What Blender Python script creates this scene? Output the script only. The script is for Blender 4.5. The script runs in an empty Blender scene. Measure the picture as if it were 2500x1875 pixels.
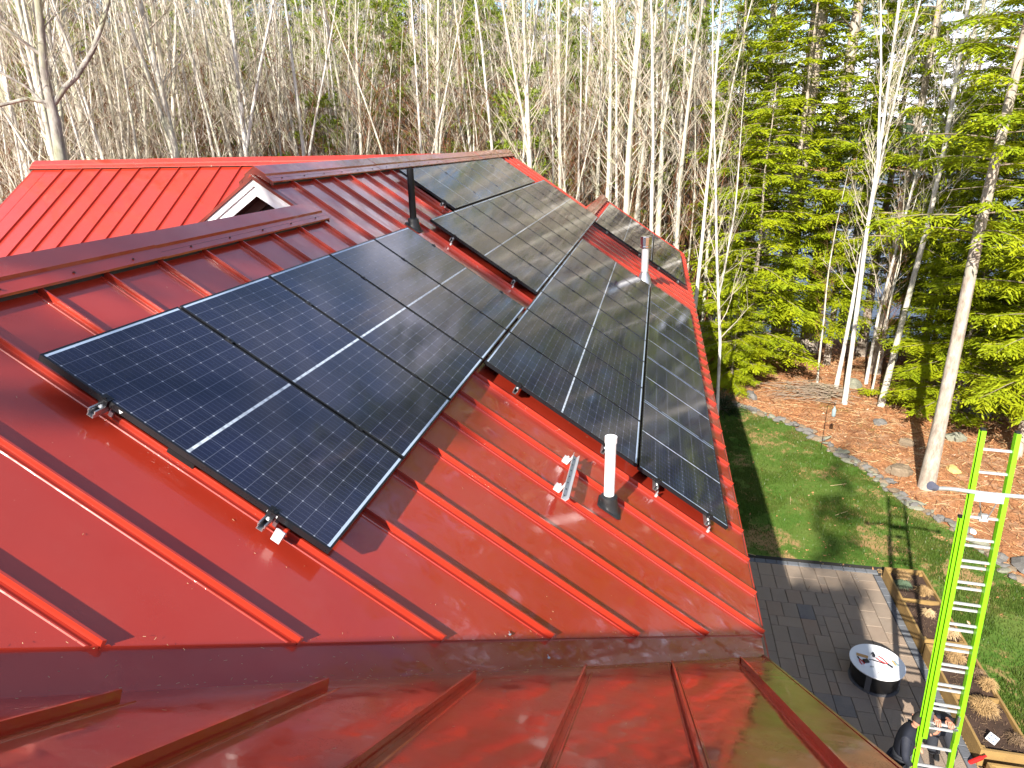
import bpy, math, random
import numpy as np
from mathutils import Vector, Matrix
rnd = random.Random(7)
C = bpy.context.scene.collection
SC = bpy.context.scene

# ------------------------------------------------------------------ camera, light, exposure
cam = bpy.data.cameras.new('camera'); camo = bpy.data.objects.new('camera', cam); C.objects.link(camo); SC.camera = camo
CAM = Vector((-2.63255, -2.99065, 0.95229))
_r = Vector((0.20488976, -0.97859101, -0.01948883)); _d = Vector((-0.33765110, -0.05197775, -0.93983512)); _f = Vector((0.91870121, 0.19914302, -0.34107204))
camo.matrix_world = Matrix(((_r.x, -_d.x, -_f.x, CAM.x), (_r.y, -_d.y, -_f.y, CAM.y), (_r.z, -_d.z, -_f.z, CAM.z), (0, 0, 0, 1)))
cam.sensor_width = 36; cam.lens = 1625.125 / 2500 * 36; cam.clip_start = .02; cam.clip_end = 3000

SUN_AZ, SUN_EL = math.radians(165), math.radians(32)          # direction TO the sun, azimuth measured from +X towards +Y
sun = bpy.data.lights.new('sun', 'SUN'); suno = bpy.data.objects.new('sun', sun); C.objects.link(suno)
sun.energy = 5.0; sun.angle = math.radians(.55); sun.color = (1, .93, .82)
sdir = Vector((math.cos(SUN_AZ) * math.cos(SUN_EL), math.sin(SUN_AZ) * math.cos(SUN_EL), math.sin(SUN_EL)))
suno.rotation_euler = sdir.to_track_quat('Z', 'Y').to_euler()

W = bpy.data.worlds.new('World'); SC.world = W; W.use_nodes = True
wt = W.node_tree; wt.nodes.clear()
def wn(t, **k):
    n = wt.nodes.new(t)
    for a, b in k.items(): setattr(n, a, b)
    return n
sky = wn('ShaderNodeTexSky', sky_type='NISHITA', sun_disc=False, sun_elevation=SUN_EL, sun_rotation=math.radians(90) - SUN_AZ, air_density=1.0, dust_density=.6, ozone_density=1.5)
bg = wn('ShaderNodeBackground'); bg.inputs[1].default_value = .095
out = wn('ShaderNodeOutputWorld')
tc = wn('ShaderNodeTexCoord'); mp = wn('ShaderNodeMapping'); mp.inputs['Scale'].default_value = (1, 1, 2.6)
nz = wn('ShaderNodeTexNoise'); nz.inputs['Scale'].default_value = 2.6; nz.inputs['Detail'].default_value = 7; nz.inputs['Roughness'].default_value = .58
cr = wn('ShaderNodeMapRange'); cr.interpolation_type = 'SMOOTHSTEP'
cr.inputs['From Min'].default_value = .44; cr.inputs['From Max'].default_value = .62; cr.inputs['To Max'].default_value = .85
cl = wn('ShaderNodeRGB'); cl.outputs[0].default_value = (9.8, 9.5, 11.0, 1)
mx = wn('ShaderNodeMix', data_type='RGBA')
L = wt.links.new
sx_ = wn('ShaderNodeSeparateXYZ'); hi_ = wn('ShaderNodeMapRange'); hi_.interpolation_type = 'SMOOTHSTEP'      # cloud thins towards the zenith
for i_, q_ in enumerate((.46, .66, 1.0, .12)): hi_.inputs[i_ + 1].default_value = q_
ml_ = wn('ShaderNodeMath', operation='MULTIPLY')
L(tc.outputs['Generated'], sx_.inputs[0]); L(sx_.outputs[2], hi_.inputs[0]); L(hi_.outputs[0], ml_.inputs[1])
L(tc.outputs['Generated'], mp.inputs[0]); L(mp.outputs[0], nz.inputs[0]); L(nz.outputs[0], cr.inputs[0]); L(cr.outputs[0], ml_.inputs[0]); L(ml_.outputs[0], mx.inputs['Factor'])
L(sky.outputs[0], mx.inputs['A']); L(cl.outputs[0], mx.inputs['B']); L(mx.outputs['Result'], bg.inputs[0]); L(bg.outputs[0], out.inputs[0])
SC.view_settings.view_transform = 'Standard'; SC.view_settings.look = 'None'; SC.view_settings.gamma = 1
SC.view_settings.use_curve_mapping = False; SC.view_settings.exposure = 1.28
SC.render.engine = 'CYCLES'
SC.cycles.max_bounces = 7; SC.cycles.diffuse_bounces = 3; SC.cycles.glossy_bounces = 3; SC.cycles.transmission_bounces = 3
SC.cycles.caustics_reflective = False; SC.cycles.caustics_refractive = False

# ------------------------------------------------------------------ node / material helpers
class NT:
    def __init__(s, name):
        s.m = bpy.data.materials.new(name); s.m.use_nodes = True; s.t = s.m.node_tree; s.t.nodes.clear()
        s.out = s.n('ShaderNodeOutputMaterial')
    def n(s, t, **k):
        n = s.t.nodes.new(t)
        for a, b in k.items(): setattr(n, a, b)
        return n
    def set(s, sock, v):
        if isinstance(v, bpy.types.NodeSocket): s.t.links.new(v, sock)
        elif v is not None: sock.default_value = v
    def math(s, op, a, b=None, c=None, clamp=False):
        n = s.n('ShaderNodeMath', operation=op); n.use_clamp = clamp
        s.set(n.inputs[0], a)
        if b is not None: s.set(n.inputs[1], b)
        if c is not None: s.set(n.inputs[2], c)
        return n.outputs[0]
    def coord(s, kind='Object', scale=(1, 1, 1), rot=(0, 0, 0)):
        tc = s.n('ShaderNodeTexCoord'); mp = s.n('ShaderNodeMapping'); mp.inputs['Scale'].default_value = scale; mp.inputs['Rotation'].default_value = rot
        s.set(mp.inputs[0], tc.outputs[kind]); return mp.outputs[0]
    def world(s, scale=(1, 1, 1), rot=(0, 0, 0)):
        g = s.n('ShaderNodeNewGeometry'); mp = s.n('ShaderNodeMapping'); mp.inputs['Scale'].default_value = scale; mp.inputs['Rotation'].default_value = rot
        s.set(mp.inputs[0], g.outputs['Position']); return mp.outputs[0]
    def noise(s, co, scale, detail=3, rough=.5, col=False, dist=0):
        n = s.n('ShaderNodeTexNoise'); s.set(n.inputs['Vector'], co); n.inputs['Scale'].default_value = scale; n.inputs['Detail'].default_value = detail
        n.inputs['Roughness'].default_value = rough; n.inputs['Distortion'].default_value = dist
        return n.outputs['Color' if col else 'Fac']
    def vor(s, co, scale, feature='F1', outn='Distance', rand=1):
        n = s.n('ShaderNodeTexVoronoi', feature=feature); s.set(n.inputs['Vector'], co); n.inputs['Scale'].default_value = scale; n.inputs['Randomness'].default_value = rand
        return n.outputs[outn]
    def rng(s, v, a, b, c=0, d=1, smooth=False):
        n = s.n('ShaderNodeMapRange')
        if smooth: n.interpolation_type = 'SMOOTHSTEP'
        s.set(n.inputs[0], v)
        for i, q in enumerate((a, b, c, d)): s.set(n.inputs[i + 1], q)
        return n.outputs[0]
    def mix(s, f, a, b, bt='MIX'):
        n = s.n('ShaderNodeMix', data_type='RGBA', blend_type=bt); s.set(n.inputs['Factor'], f); s.set(n.inputs['A'], a); s.set(n.inputs['B'], b); return n.outputs['Result']
    def bump(s, h, strength=.3, dist=.01, nrm=None):
        n = s.n('ShaderNodeBump'); s.set(n.inputs['Height'], h); n.inputs['Strength'].default_value = strength; n.inputs['Distance'].default_value = dist
        if nrm is not None: s.set(n.inputs['Normal'], nrm)
        return n.outputs[0]
    def rand(s):
        return s.n('ShaderNodeObjectInfo').outputs['Random']
    def bsdf(s, col, rough=.6, metal=0, nrm=None, coat=0, coat_rough=.05, spec=.5, **k):
        p = s.n('ShaderNodeBsdfPrincipled'); s.set(p.inputs['Base Color'], col); s.set(p.inputs['Roughness'], rough); s.set(p.inputs['Metallic'], metal)
        s.set(p.inputs['Coat Weight'], coat); s.set(p.inputs['Coat Roughness'], coat_rough); s.set(p.inputs['Specular IOR Level'], spec)
        if nrm is not None: s.set(p.inputs['Normal'], nrm)
        for a, b in k.items(): s.set(p.inputs[a], b)
        s.t.links.new(p.outputs[0], s.out.inputs[0]); return p
def c4(r, g, b): return (r, g, b, 1)
def varied(t, col, amt=.25, dark=.7):
    """base colour with per-object variation"""
    return t.mix(t.rng(t.rand(), 0, 1, 0, amt), col, c4(*(q * dark for q in col[:3])))

M = {}
def simple(name, col, rough=.6, metal=0, bump=0, bscale=40, var=.15, noise_scale=6, coat=0, spec=.5):
    t = NT(name); co = t.coord()
    nf = t.noise(co, noise_scale, 4, .6)
    col2 = t.mix(t.rng(nf, .3, .7, 0, var), col, c4(*(q * .55 for q in col[:3])))
    nrm = t.bump(t.noise(co, bscale, 3, .6), bump, .01) if bump else None
    t.bsdf(col2, t.rng(nf, .3, .7, max(.02, rough - .08), min(1, rough + .1)), metal, nrm, coat, .08, spec)
    M[name] = t.m; return t.m

def roof_material():
    t = NT('red_metal'); P = t.world()
    big = t.noise(P, .9, 3, .5); mid = t.noise(P, 5, 5, .65)
    # water run marks, stretched down the slope
    run = t.noise(t.world((7, 2.2, 2.2)), 1.6, 5, .62, dist=.6)
    wet = t.rng(run, .46, .56, 0, 1, True)
    dr = t.vor(P, 95); drop = t.rng(dr, .22, .34, 1, 0, True)
    mask = t.rng(t.noise(P, 2.1, 3, .6), .5, .62, 0, 1, True)
    dropm = t.math('MULTIPLY', drop, mask)
    col = t.mix(t.rng(big, .3, .7), c4(.37, .031, .014), c4(.31, .025, .012))
    dust = t.rng(mid, .55, .8, 0, .10)
    col = t.mix(dust, col, c4(.30, .09, .06))
    speck = t.rng(t.vor(P, 26, outn='Distance'), .035, .05, 1, 0)
    speck = t.math('MULTIPLY', speck, t.rng(t.noise(P, 6, 2), .58, .62))
    col = t.mix(t.math('MULTIPLY', speck, .6), col, c4(.6, .45, .3))
    oil = t.noise(t.world((1, 1, 1)), 1.7, 2, .4)
    n1 = t.bump(oil, .09, .10)
    n2 = t.bump(dropm, .5, .0016, n1)
    rough = t.rng(mid, .3, .7, .30, .42)
    cro = t.math('ADD', t.rng(wet, 0, 1, .04, .16), t.rng(mid, .4, .7, 0, .03))
    p = t.bsdf(col, rough, 0, n1, 1.0, cro, .25)
    t.set(p.inputs['Coat Normal'], n2); p.inputs['Coat IOR'].default_value = 1.62
    M['red'] = t.m
roof_material()

def laminate_material(name, w, h):
    """solar cells under glass: 6 columns x 20 half cells, printed flat"""
    t = NT(name); tcn = t.n('ShaderNodeTexCoord'); sp = t.n('ShaderNodeSeparateXYZ'); t.set(sp.inputs[0], tcn.outputs['Object'])
    X, Y = sp.outputs[0], sp.outputs[1]     # X across the panel, Y along it, origin at panel centre
    ax = t.math('ABSOLUTE', X); ay = t.math('ABSOLUTE', Y)
    cw, gapc = .1665, .017
    ch = (h / 2 - gapc / 2 - .026) / 10
    def per(v, p, off=0):          # distance to nearest multiple of p
        q = t.math('ADD', v, off + 100 * p); q = t.math('MODULO', q, p)
        return t.math('MINIMUM', q, t.math('SUBTRACT', p, q))
    yy = t.math('SUBTRACT', ay, gapc / 2)
    gx = t.rng(per(X, cw), .0011, .0018, 1, 0)
    gy = t.rng(per(yy, ch), .0010, .0017, 1, 0)
    bus = t.rng(per(X, cw / 5, cw / 10), .0004, .0009, .45, 0)
    fing = t.rng(per(yy, .0052), .0004, .0011, .32, 0)
    cen = t.rng(ay, gapc / 2 - .0005 , gapc / 2 + .0005, 1, 0)
    brk = t.rng(t.noise(t.coord('Object', (1, .1, 1)), 26, 3), .40, .52, .55, 1)
    cen = t.math('MULTIPLY', cen, brk)
    dot = t.math('MULTIPLY', t.rng(per(X, cw), .003, .006, 1, 0), t.rng(per(yy, ch), .003, .006, 1, 0))
    edge = t.math('MAXIMUM', t.rng(ay, h / 2 - .030, h / 2 - .028, 0, 1), t.rng(ax, w / 2 - .0135, w / 2 - .0125, 0, 1))
    endb = t.rng(ay, h / 2 - .028, h / 2 - .027, 0, 1)
    cell = t.mix(t.rng(t.noise(t.coord('Object'), 3, 2), .3, .7), c4(.004, .005, .020), c4(.006, .008, .032))
    col = t.mix(t.math('MULTIPLY', fing, .28), cell, c4(.25, .3, .45))
    col = t.mix(t.math('MULTIPLY', bus, .35), col, c4(.4, .45, .6))
    col = t.mix(t.math('MULTIPLY', t.math('MAXIMUM', gx, gy), .20), col, c4(.45, .5, .62))
    col = t.mix(t.math('MULTIPLY', dot, .38), col, c4(.6, .65, .75))
    col = t.mix(endb, col, c4(.42, .52, .66))
    col = t.mix(t.math('MULTIPLY', t.rng(ax, w / 2 - .0135, w / 2 - .0125, 0, 1), .5), col, c4(.03, .05, .1))
    col = t.mix(t.math('MULTIPLY', cen, .95), col, c4(.62, .70, .78))
    P = t.world(); d = t.vor(P, 130); drop = t.rng(d, .2, .32, 1, 0, True)
    mask = t.rng(t.noise(P, 1.1, 3, .6), .42, .6, .15, 1, True)
    # speckle of droplets and dust
    sp1 = t.rng(t.vor(P, 60), .05, .075, 1, 0); sp1 = t.math('MULTIPLY', sp1, t.rng(t.noise(P, 9, 2), .5, .6))
    col = t.mix(t.math('MULTIPLY', sp1, .5), col, c4(.6, .62, .65))
    n1 = t.bump(t.math('MULTIPLY', drop, mask), .35, .0012)
    rgh = t.math('ADD', t.rng(t.noise(P, 1.3, 4, .6), .35, .65, .045, .09), t.math('MULTIPLY', mask, .03))
    p = t.bsdf(col, rgh, 0, n1, .15, .05, .48)
    M[name] = t.m
laminate_material('laminate', 1.037, 1.755)

simple('black_frame', c4(.012, .013, .016), .3, .3, var=.3, noise_scale=20)
simple('aluminium', c4(.55, .56, .58), .34, .9, var=.25, noise_scale=15)
simple('dull_aluminium', c4(.62, .63, .66), .45, .55, var=.2, noise_scale=20)
simple('steel_galv', c4(.5, .52, .55), .4, .8, var=.4, noise_scale=30)
simple('chrome', c4(.75, .75, .76), .06, 1, var=.1)
simple('white_pvc', c4(.83, .83, .83), .3, var=.06)
simple('black_plastic', c4(.006, .006, .007), .45, var=.2, bump=.1, spec=.25)
simple('black_rubber', c4(.016, .017, .019), .5, var=.5, bump=.25, bscale=30)
simple('white_trim', c4(.82, .83, .84), .45, var=.06, bump=.05)
simple('brown_siding', c4(.11, .055, .045), .7, var=.4)
simple('shaded_red_trim', c4(.16, .012, .007), .4, coat=.5)  # roof red darkened to stand in for shade on gable rakes and cap ends
simple('dark_siding', c4(.03, .02, .02), .8)
simple('grey_siding', c4(.32, .30, .27), .7, var=.2)
simple('shingle', c4(.15, .10, .075), .9, var=.6, bump=.5, bscale=12)
simple('lime_fibreglass', c4(.17, .47, .006), .38, var=.10, noise_scale=4, bump=.06, bscale=120)
simple('white_metal', c4(.8, .81, .83), .3, .3, var=.1)
simple('sleeve_grey', c4(.10, .105, .15), .8, bump=.2)
simple('screw', c4(.05, .03, .03), .4, .6)
simple('table_white', c4(.80, .81, .84), .35, var=.05)
simple('table_black', c4(.010, .010, .011), .35, var=.2)
simple('table_grey', c4(.10, .10, .11), .4)
simple('tool_red', c4(.55, .02, .02), .35)
simple('tool_black', c4(.02, .02, .03), .4)
simple('card_tan', c4(.52, .30, .12), .8)
simple('card_white', c4(.8, .82, .85), .5)
simple('print_grey', c4(.14, .17, .24), .6)
simple('print_yellow', c4(.65, .6, .15), .6)
simple('teal', c4(.05, .5, .42), .4)
simple('cedar', c4(.33, .205, .07), .7, var=.7, noise_scale=3, bump=.3, bscale=25)
simple('soil', c4(.060, .032, .020), .95, var=.8, noise_scale=14, bump=.8, bscale=40)
simple('straw', c4(.42, .27, .12), .8, var=.5)
simple('straw_pale', c4(.55, .40, .22), .8, var=.4)
simple('dead_stem', c4(.20, .13, .075), .8, var=.4)
simple('sage', c4(.10, .15, .09), .8, var=.4)
simple('stone', c4(.17, .16, .15), .85, var=.7, noise_scale=5, bump=.6, bscale=9)
simple('stone_brown', c4(.22, .165, .11), .85, var=.7, noise_scale=5, bump=.6, bscale=9)
simple('stone_yellow', c4(.62, .45, .16), .85, var=.4, noise_scale=5, bump=.6, bscale=9)
simple('lichen_stone', c4(.24, .24, .18), .9, var=.7, noise_scale=7, bump=.6, bscale=9)
pass
simple('skin', c4(.52, .24, .16), .5, var=.3, noise_scale=20)
simple('navy_jacket', c4(.012, .015, .028), .75, var=.4, bump=.35, bscale=9)
simple('dark_trousers', c4(.022, .025, .035), .8, var=.4, bump=.35, bscale=9)
simple('hair_grey', c4(.05, .045, .04), .7)
simple('hair_dark', c4(.015, .012, .01), .7, bump=.4, bscale=50)
simple('shoe_black', c4(.01, .01, .012), .5)
simple('glass_jar', c4(.25, .33, .35), .15)
simple('boat_blue', c4(.32, .38, .48), .4)

def bark_material(name, c1, c2, c3):
    t = NT(name); P = t.coord('Object', (1, 1, .35)); r = t.rand()
    a = t.noise(P, 7, 5, .7); b = t.noise(t.coord('Object', (1, 1, .6)), 2.2, 3, .6)
    col = t.mix(t.rng(a, .35, .65), c1, c2); col = t.mix(t.rng(b, .5, .64, 0, .8), col, c3)
    col = t.mix(t.rng(r, 0, 1, 0, .45), col, c2)
    t.bsdf(col, .85, 0, t.bump(a, .7, .03), spec=.2); M[name] = t.m
bark_material('pale_bark', c4(.68, .65, .56), c4(.34, .31, .26), c4(.42, .44, .30))
bark_material('white_bark', c4(.74, .72, .68), c4(.50, .47, .42), c4(.28, .25, .21))
bark_material('twig', c4(.56, .52, .44), c4(.34, .28, .22), c4(.46, .46, .28))
bark_material('red_twig', c4(.24, .10, .05), c4(.13, .06, .035), c4(.18, .14, .055))
bark_material('far_twig', c4(.13, .08, .05), c4(.075, .05, .032), c4(.10, .10, .045))
bark_material('grey_bark', c4(.56, .54, .48), c4(.16, .145, .13), c4(.36, .38, .22))
bark_material('pine_bark', c4(.52, .47, .40), c4(.24, .19, .155), c4(.36, .34, .27))
bark_material('dead_wood', c4(.33, .27, .21), c4(.20, .15, .11), c4(.26, .24, .16))

def leaf_material(name, c1, c2, trans=.5):
    t = NT(name); P = t.world(); r = t.rand()
    a = t.noise(P, 1.3, 3, .6); b = t.noise(P, 14, 2, .6)
    col = t.mix(t.rng(a, .35, .65), c1, c2); col = t.mix(t.rng(b, .3, .7, 0, .5), col, c4(*(q * .5 for q in c2[:3])))
    col = t.mix(t.rng(r, 0, 1, 0, .3), col, c4(*(q * .7 for q in c1[:3])))
    d = t.n('ShaderNodeBsdfDiffuse'); t.set(d.inputs[0], col); tr = t.n('ShaderNodeBsdfTranslucent'); t.set(tr.inputs[0], col)
    g = t.n('ShaderNodeBsdfGlossy'); g.inputs[1].default_value = .4; g.inputs[0].default_value = (1, 1, 1, 1)
    m = t.n('ShaderNodeMixShader'); m.inputs[0].default_value = trans; t.set(m.inputs[1], d.outputs[0]); t.set(m.inputs[2], tr.outputs[0])
    m2 = t.n('ShaderNodeMixShader'); m2.inputs[0].default_value = .03; t.set(m2.inputs[1], m.outputs[0]); t.set(m2.inputs[2], g.outputs[0])
    t.t.links.new(m2.outputs[0], t.out.inputs[0]); M[name] = t.m
leaf_material('hemlock_leaf', c4(.44, .48, .012), c4(.24, .33, .014), .28)
leaf_material('pine_leaf', c4(.34, .42, .02), c4(.16, .24, .025), .25)
leaf_material('shrub_leaf', c4(.03, .07, .02), c4(.02, .045, .018), .3)
leaf_material('grass_blade', c4(.075, .16, .018), c4(.15, .19, .04), .4)
leaf_material('leaf_litter', c4(.58, .29, .13), c4(.36, .16, .07), .1)

def ground_material():
    t = NT('forest_floor'); P = t.world()
    a = t.noise(P, .35, 5, .6); b = t.noise(P, 5, 6, .7); c = t.noise(P, 30, 3, .7)
    col = t.mix(t.rng(b, .35, .65), c4(.56, .27, .13), c4(.30, .13, .06))
    col = t.mix(t.rng(a, .45, .62, 0, .5), col, c4(.22, .11, .06))
    col = t.mix(t.rng(t.noise(P, 1.4, 5, .7), .52, .66, 0, .6), col, c4(.60, .40, .26))
    col = t.mix(t.rng(c, .58, .7, 0, .6), col, c4(.50, .33, .20))
    col = t.mix(t.rng(t.noise(P, .8, 4, .7), .60, .7, 0, .5), col, c4(.20, .22, .05))
    t.bsdf(col, .95, 0, t.bump(t.math('ADD', b, c), .9, .05), spec=.1); M['forest_floor'] = t.m
    t = NT('lawn_soil'); P = t.world()
    a = t.noise(P, .8, 4, .65); b = t.noise(P, 8, 4, .7)
    bare = t.rng(t.noise(P, .9, 6, .75), .50, .62, 0, .9, True)
    col = t.mix(t.rng(b, .35, .65), c4(.055, .125, .018), c4(.085, .15, .025))
    col = t.mix(t.rng(a, .45, .65, 0, .6), col, c4(.13, .17, .04))
    col = t.mix(bare, col, c4(.34, .21, .10))
    t.bsdf(col, .95, 0, t.bump(b, .8, .03), spec=.1); M['lawn_soil'] = t.m
    t = NT('lake_water'); P = t.world((1, .45, 1))
    t.bsdf(c4(.13, .14, .18), .28, 0, t.bump(t.noise(P, 1.6, 5, .65), .35, .12), spec=.5); M['lake_water'] = t.m
    t = NT('paver'); P = t.world(); r = t.rand()
    wn_ = t.n('ShaderNodeTexWhiteNoise'); wn_.noise_dimensions = '1D'; t.set(wn_.inputs['W'], t.math('MULTIPLY', r, 91.7)); r2 = wn_.outputs['Value']
    a = t.noise(P, 4.5, 5, .65); b = t.noise(P, 60, 3, .6)
    col = t.mix(r, c4(.31, .235, .175), c4(.24, .19, .15)); col = t.mix(t.rng(r2, .75, 1, 0, .8), col, c4(.28, .19, .135))
    col = t.mix(t.rng(r2, .06, .0, 0, 1), col, c4(.11, .115, .13))
    col = t.mix(t.rng(a, .35, .65, 0, .35), col, c4(.30, .25, .20))
    t.bsdf(col, .85, 0, t.bump(t.math('ADD', a, b), .5, .02), spec=.25); M['paver'] = t.m
    t = NT('border_paver'); P = t.world(); r = t.rand(); a = t.noise(P, 9, 5, .65)
    col = t.mix(r, c4(.11, .12, .14), c4(.14, .15, .165)); col = t.mix(t.rng(a, .4, .7, 0, .3), col, c4(.16, .16, .17))
    t.bsdf(col, .85, 0, t.bump(a, .5, .02), spec=.25); M['border_paver'] = t.m
    t = NT('joint_sand'); t.bsdf(c4(.022, .02, .018), .95); M['joint_sand'] = t.m
    t = NT('mulch'); P = t.world(); a = t.noise(P, 22, 4, .7)
    col = t.mix(t.rng(a, .4, .62), c4(.10, .045, .025), c4(.26, .14, .08)); col = t.mix(t.rng(t.noise(P, 60, 2), .62, .7), col, c4(.5, .38, .25))
    t.bsdf(col, .95, 0, t.bump(a, 1, .04)); M['mulch'] = t.m
ground_material()

# ------------------------------------------------------------------ mesh helpers
class MB:
    def __init__(s): s.v = []; s.f = []
    def add(s, vs, fs):
        o = len(s.v); s.v.extend([tuple(p) for p in vs]); s.f.extend([tuple(i + o for i in f) for f in fs])
    def box(s, c, d, mat=None):
        x, y, z = d[0] / 2, d[1] / 2, d[2] / 2
        vs = [Vector((a * x, b * y, e * z)) for e in (-1, 1) for b in (-1, 1) for a in (-1, 1)]
        if mat is not None: vs = [mat @ p for p in vs]
        vs = [p + Vector(c) for p in vs]
        s.add(vs, [(0, 2, 3, 1), (4, 5, 7, 6), (0, 1, 5, 4), (2, 6, 7, 3), (0, 4, 6, 2), (1, 3, 7, 5)])
    def prism(s, poly, fn0, fn1, caps=True, closed=True):
        """poly: list of 2D points; fn0/fn1 map (a,b)->3D for both ends"""
        n = len(poly); a = [fn0(*p) for p in poly]; b = [fn1(*p) for p in poly]
        fs = [(i, (i + 1) % n, n + (i + 1) % n, n + i) for i in range(n if closed else n - 1)]
        if caps: fs += [tuple(range(n))[::-1], tuple(range(n, 2 * n))]
        s.add(a + b, fs)
    def tube(s, pts, rad, n=6, cap=True):
        pts = [Vector(p) for p in pts]; k = len(pts)
        if not hasattr(rad, '__len__'): rad = [rad] * k
        vs = []; t0 = (pts[1] - pts[0]).normalized()
        up = Vector((0, 0, 1)) if abs(t0.z) < .9 else Vector((1, 0, 0))
        for i, p in enumerate(pts):
            t = (pts[min(i + 1, k - 1)] - pts[max(i - 1, 0)])
            t = t.normalized() if t.length > 1e-9 else t0
            a = t.cross(up)
            if a.length < 1e-4: a = t.cross(Vector((0, 1, 0)))
            a.normalize(); b = t.cross(a)
            for j in range(n):
                q = 2 * math.pi * j / n; vs.append(p + (a * math.cos(q) + b * math.sin(q)) * rad[i])
        fs = [(i * n + j, i * n + (j + 1) % n, (i + 1) * n + (j + 1) % n, (i + 1) * n + j) for i in range(k - 1) for j in range(n)]
        if cap: fs += [tuple(range(n))[::-1], tuple((k - 1) * n + j for j in range(n))]
        s.add(vs, fs)
    def lathe(s, prof, n=20, c=(0, 0, 0), axis=None):
        vs = []
        for r, z in prof:
            for j in range(n):
                q = 2 * math.pi * j / n; vs.append(Vector((r * math.cos(q), r * math.sin(q), z)))
        if axis is not None: vs = [axis @ p for p in vs]
        vs = [p + Vector(c) for p in vs]; k = len(prof)
        fs = [(i * n + j, i * n + (j + 1) % n, (i + 1) * n + (j + 1) % n, (i + 1) * n + j) for i in range(k - 1) for j in range(n)]
        fs += [tuple(range(n))[::-1], tuple((k - 1) * n + j for j in range(n))]
        s.add(vs, fs)
    def mesh(s, name, mats, smooth=False):
        m = bpy.data.meshes.new(name); m.from_pydata(s.v, [], s.f)
        for q in (mats if isinstance(mats, (list, tuple)) else [mats]): m.materials.append(q if not isinstance(q, str) else M[q])
        if smooth: m.polygons.foreach_set('use_smooth', [True] * len(m.polygons))
        m.update(); return m
def obj(name, me, parent=None, mw=None, loc=None, rot=None):
    o = bpy.data.objects.new(name, me); C.objects.link(o)
    if parent is not None: o.parent = parent
    if mw is not None: o.matrix_basis = mw
    if loc is not None: o.location = loc
    if rot is not None: o.rotation_euler = rot
    return o
def ob(name, mb, mat, parent=None, smooth=False, **k): return obj(name, mb.mesh(name, mat, smooth), parent, **k)
def tag(o, label=None, cat=None, group=None, kind=None):
    for a, b in (('label', label), ('category', cat), ('group', group), ('kind', kind)):
        if b: o[a] = b
    return o
def thing(name, label, cat, loc=(0, 0, 0), rot=(0, 0, 0), group=None, mw=None):
    o = obj(name, None); o.empty_display_size = .1
    if mw is not None: o.matrix_basis = mw
    else: o.location = loc; o.rotation_euler = rot
    return tag(o, label, cat, group)
def copy_tree(o, parent=None):
    c = o.copy(); C.objects.link(c); c.parent = parent
    for ch in list(o.children): copy_tree(ch, c)
    return c
def smooth_by(o, ang=40):
    m = o.data; m.polygons.foreach_set('use_smooth', [True] * len(m.polygons)); m.set_sharp_from_angle(angle=math.radians(ang))
ORD = ['first', 'second', 'third', 'fourth', 'fifth', 'sixth', 'seventh', 'eighth', 'ninth', 'tenth', 'eleventh', 'twelfth', 'thirteenth', 'fourteenth', 'fifteenth', 'sixteenth', 'seventeenth', 'eighteenth', 'nineteenth', 'twentieth']

# ------------------------------------------------------------------ roof frames
TH = math.atan(8 / 12); CS, SN = math.cos(TH), math.sin(TH)
N1 = Vector((0, -SN, CS)); V1 = Vector((0, -CS, -SN)); U1 = Vector((1, 0, 0))
OFF = .13                                             # panel face above the roof sheet
def P1(u, v, h=0): return U1 * u + V1 * v + N1 * (h - OFF)
P1M = Matrix(((U1.x, V1.x, -N1.x, 0), (U1.y, V1.y, -N1.y, 0), (U1.z, V1.z, -N1.z, 0), (0, 0, 0, 1)))
K2 = 2 / 3 * -2.19 - OFF / CS                          # slope P2: z = -2/3 x + K2
V2 = Vector((CS, 0, -SN)); N2 = Vector((SN, 0, CS)); XR2 = -3.3
def P2(y, v, h=0): return Vector((XR2, y, -2 / 3 * XR2 + K2)) + V2 * v + N2 * h
RZ = 2 / 3 * 1.25 - OFF / CS                           # main ridge height of the sheet
XR3 = 11.1; V3 = Vector((-CS, 0, -SN)); N3 = Vector((-SN, 0, CS))
def P3(y, v, h=0): return Vector((XR3, y, RZ)) + V3 * v + N3 * h

house = thing('house', 'large house under a red standing-seam metal roof with several wings and gables', 'house', (0, 0, 0))

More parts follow.
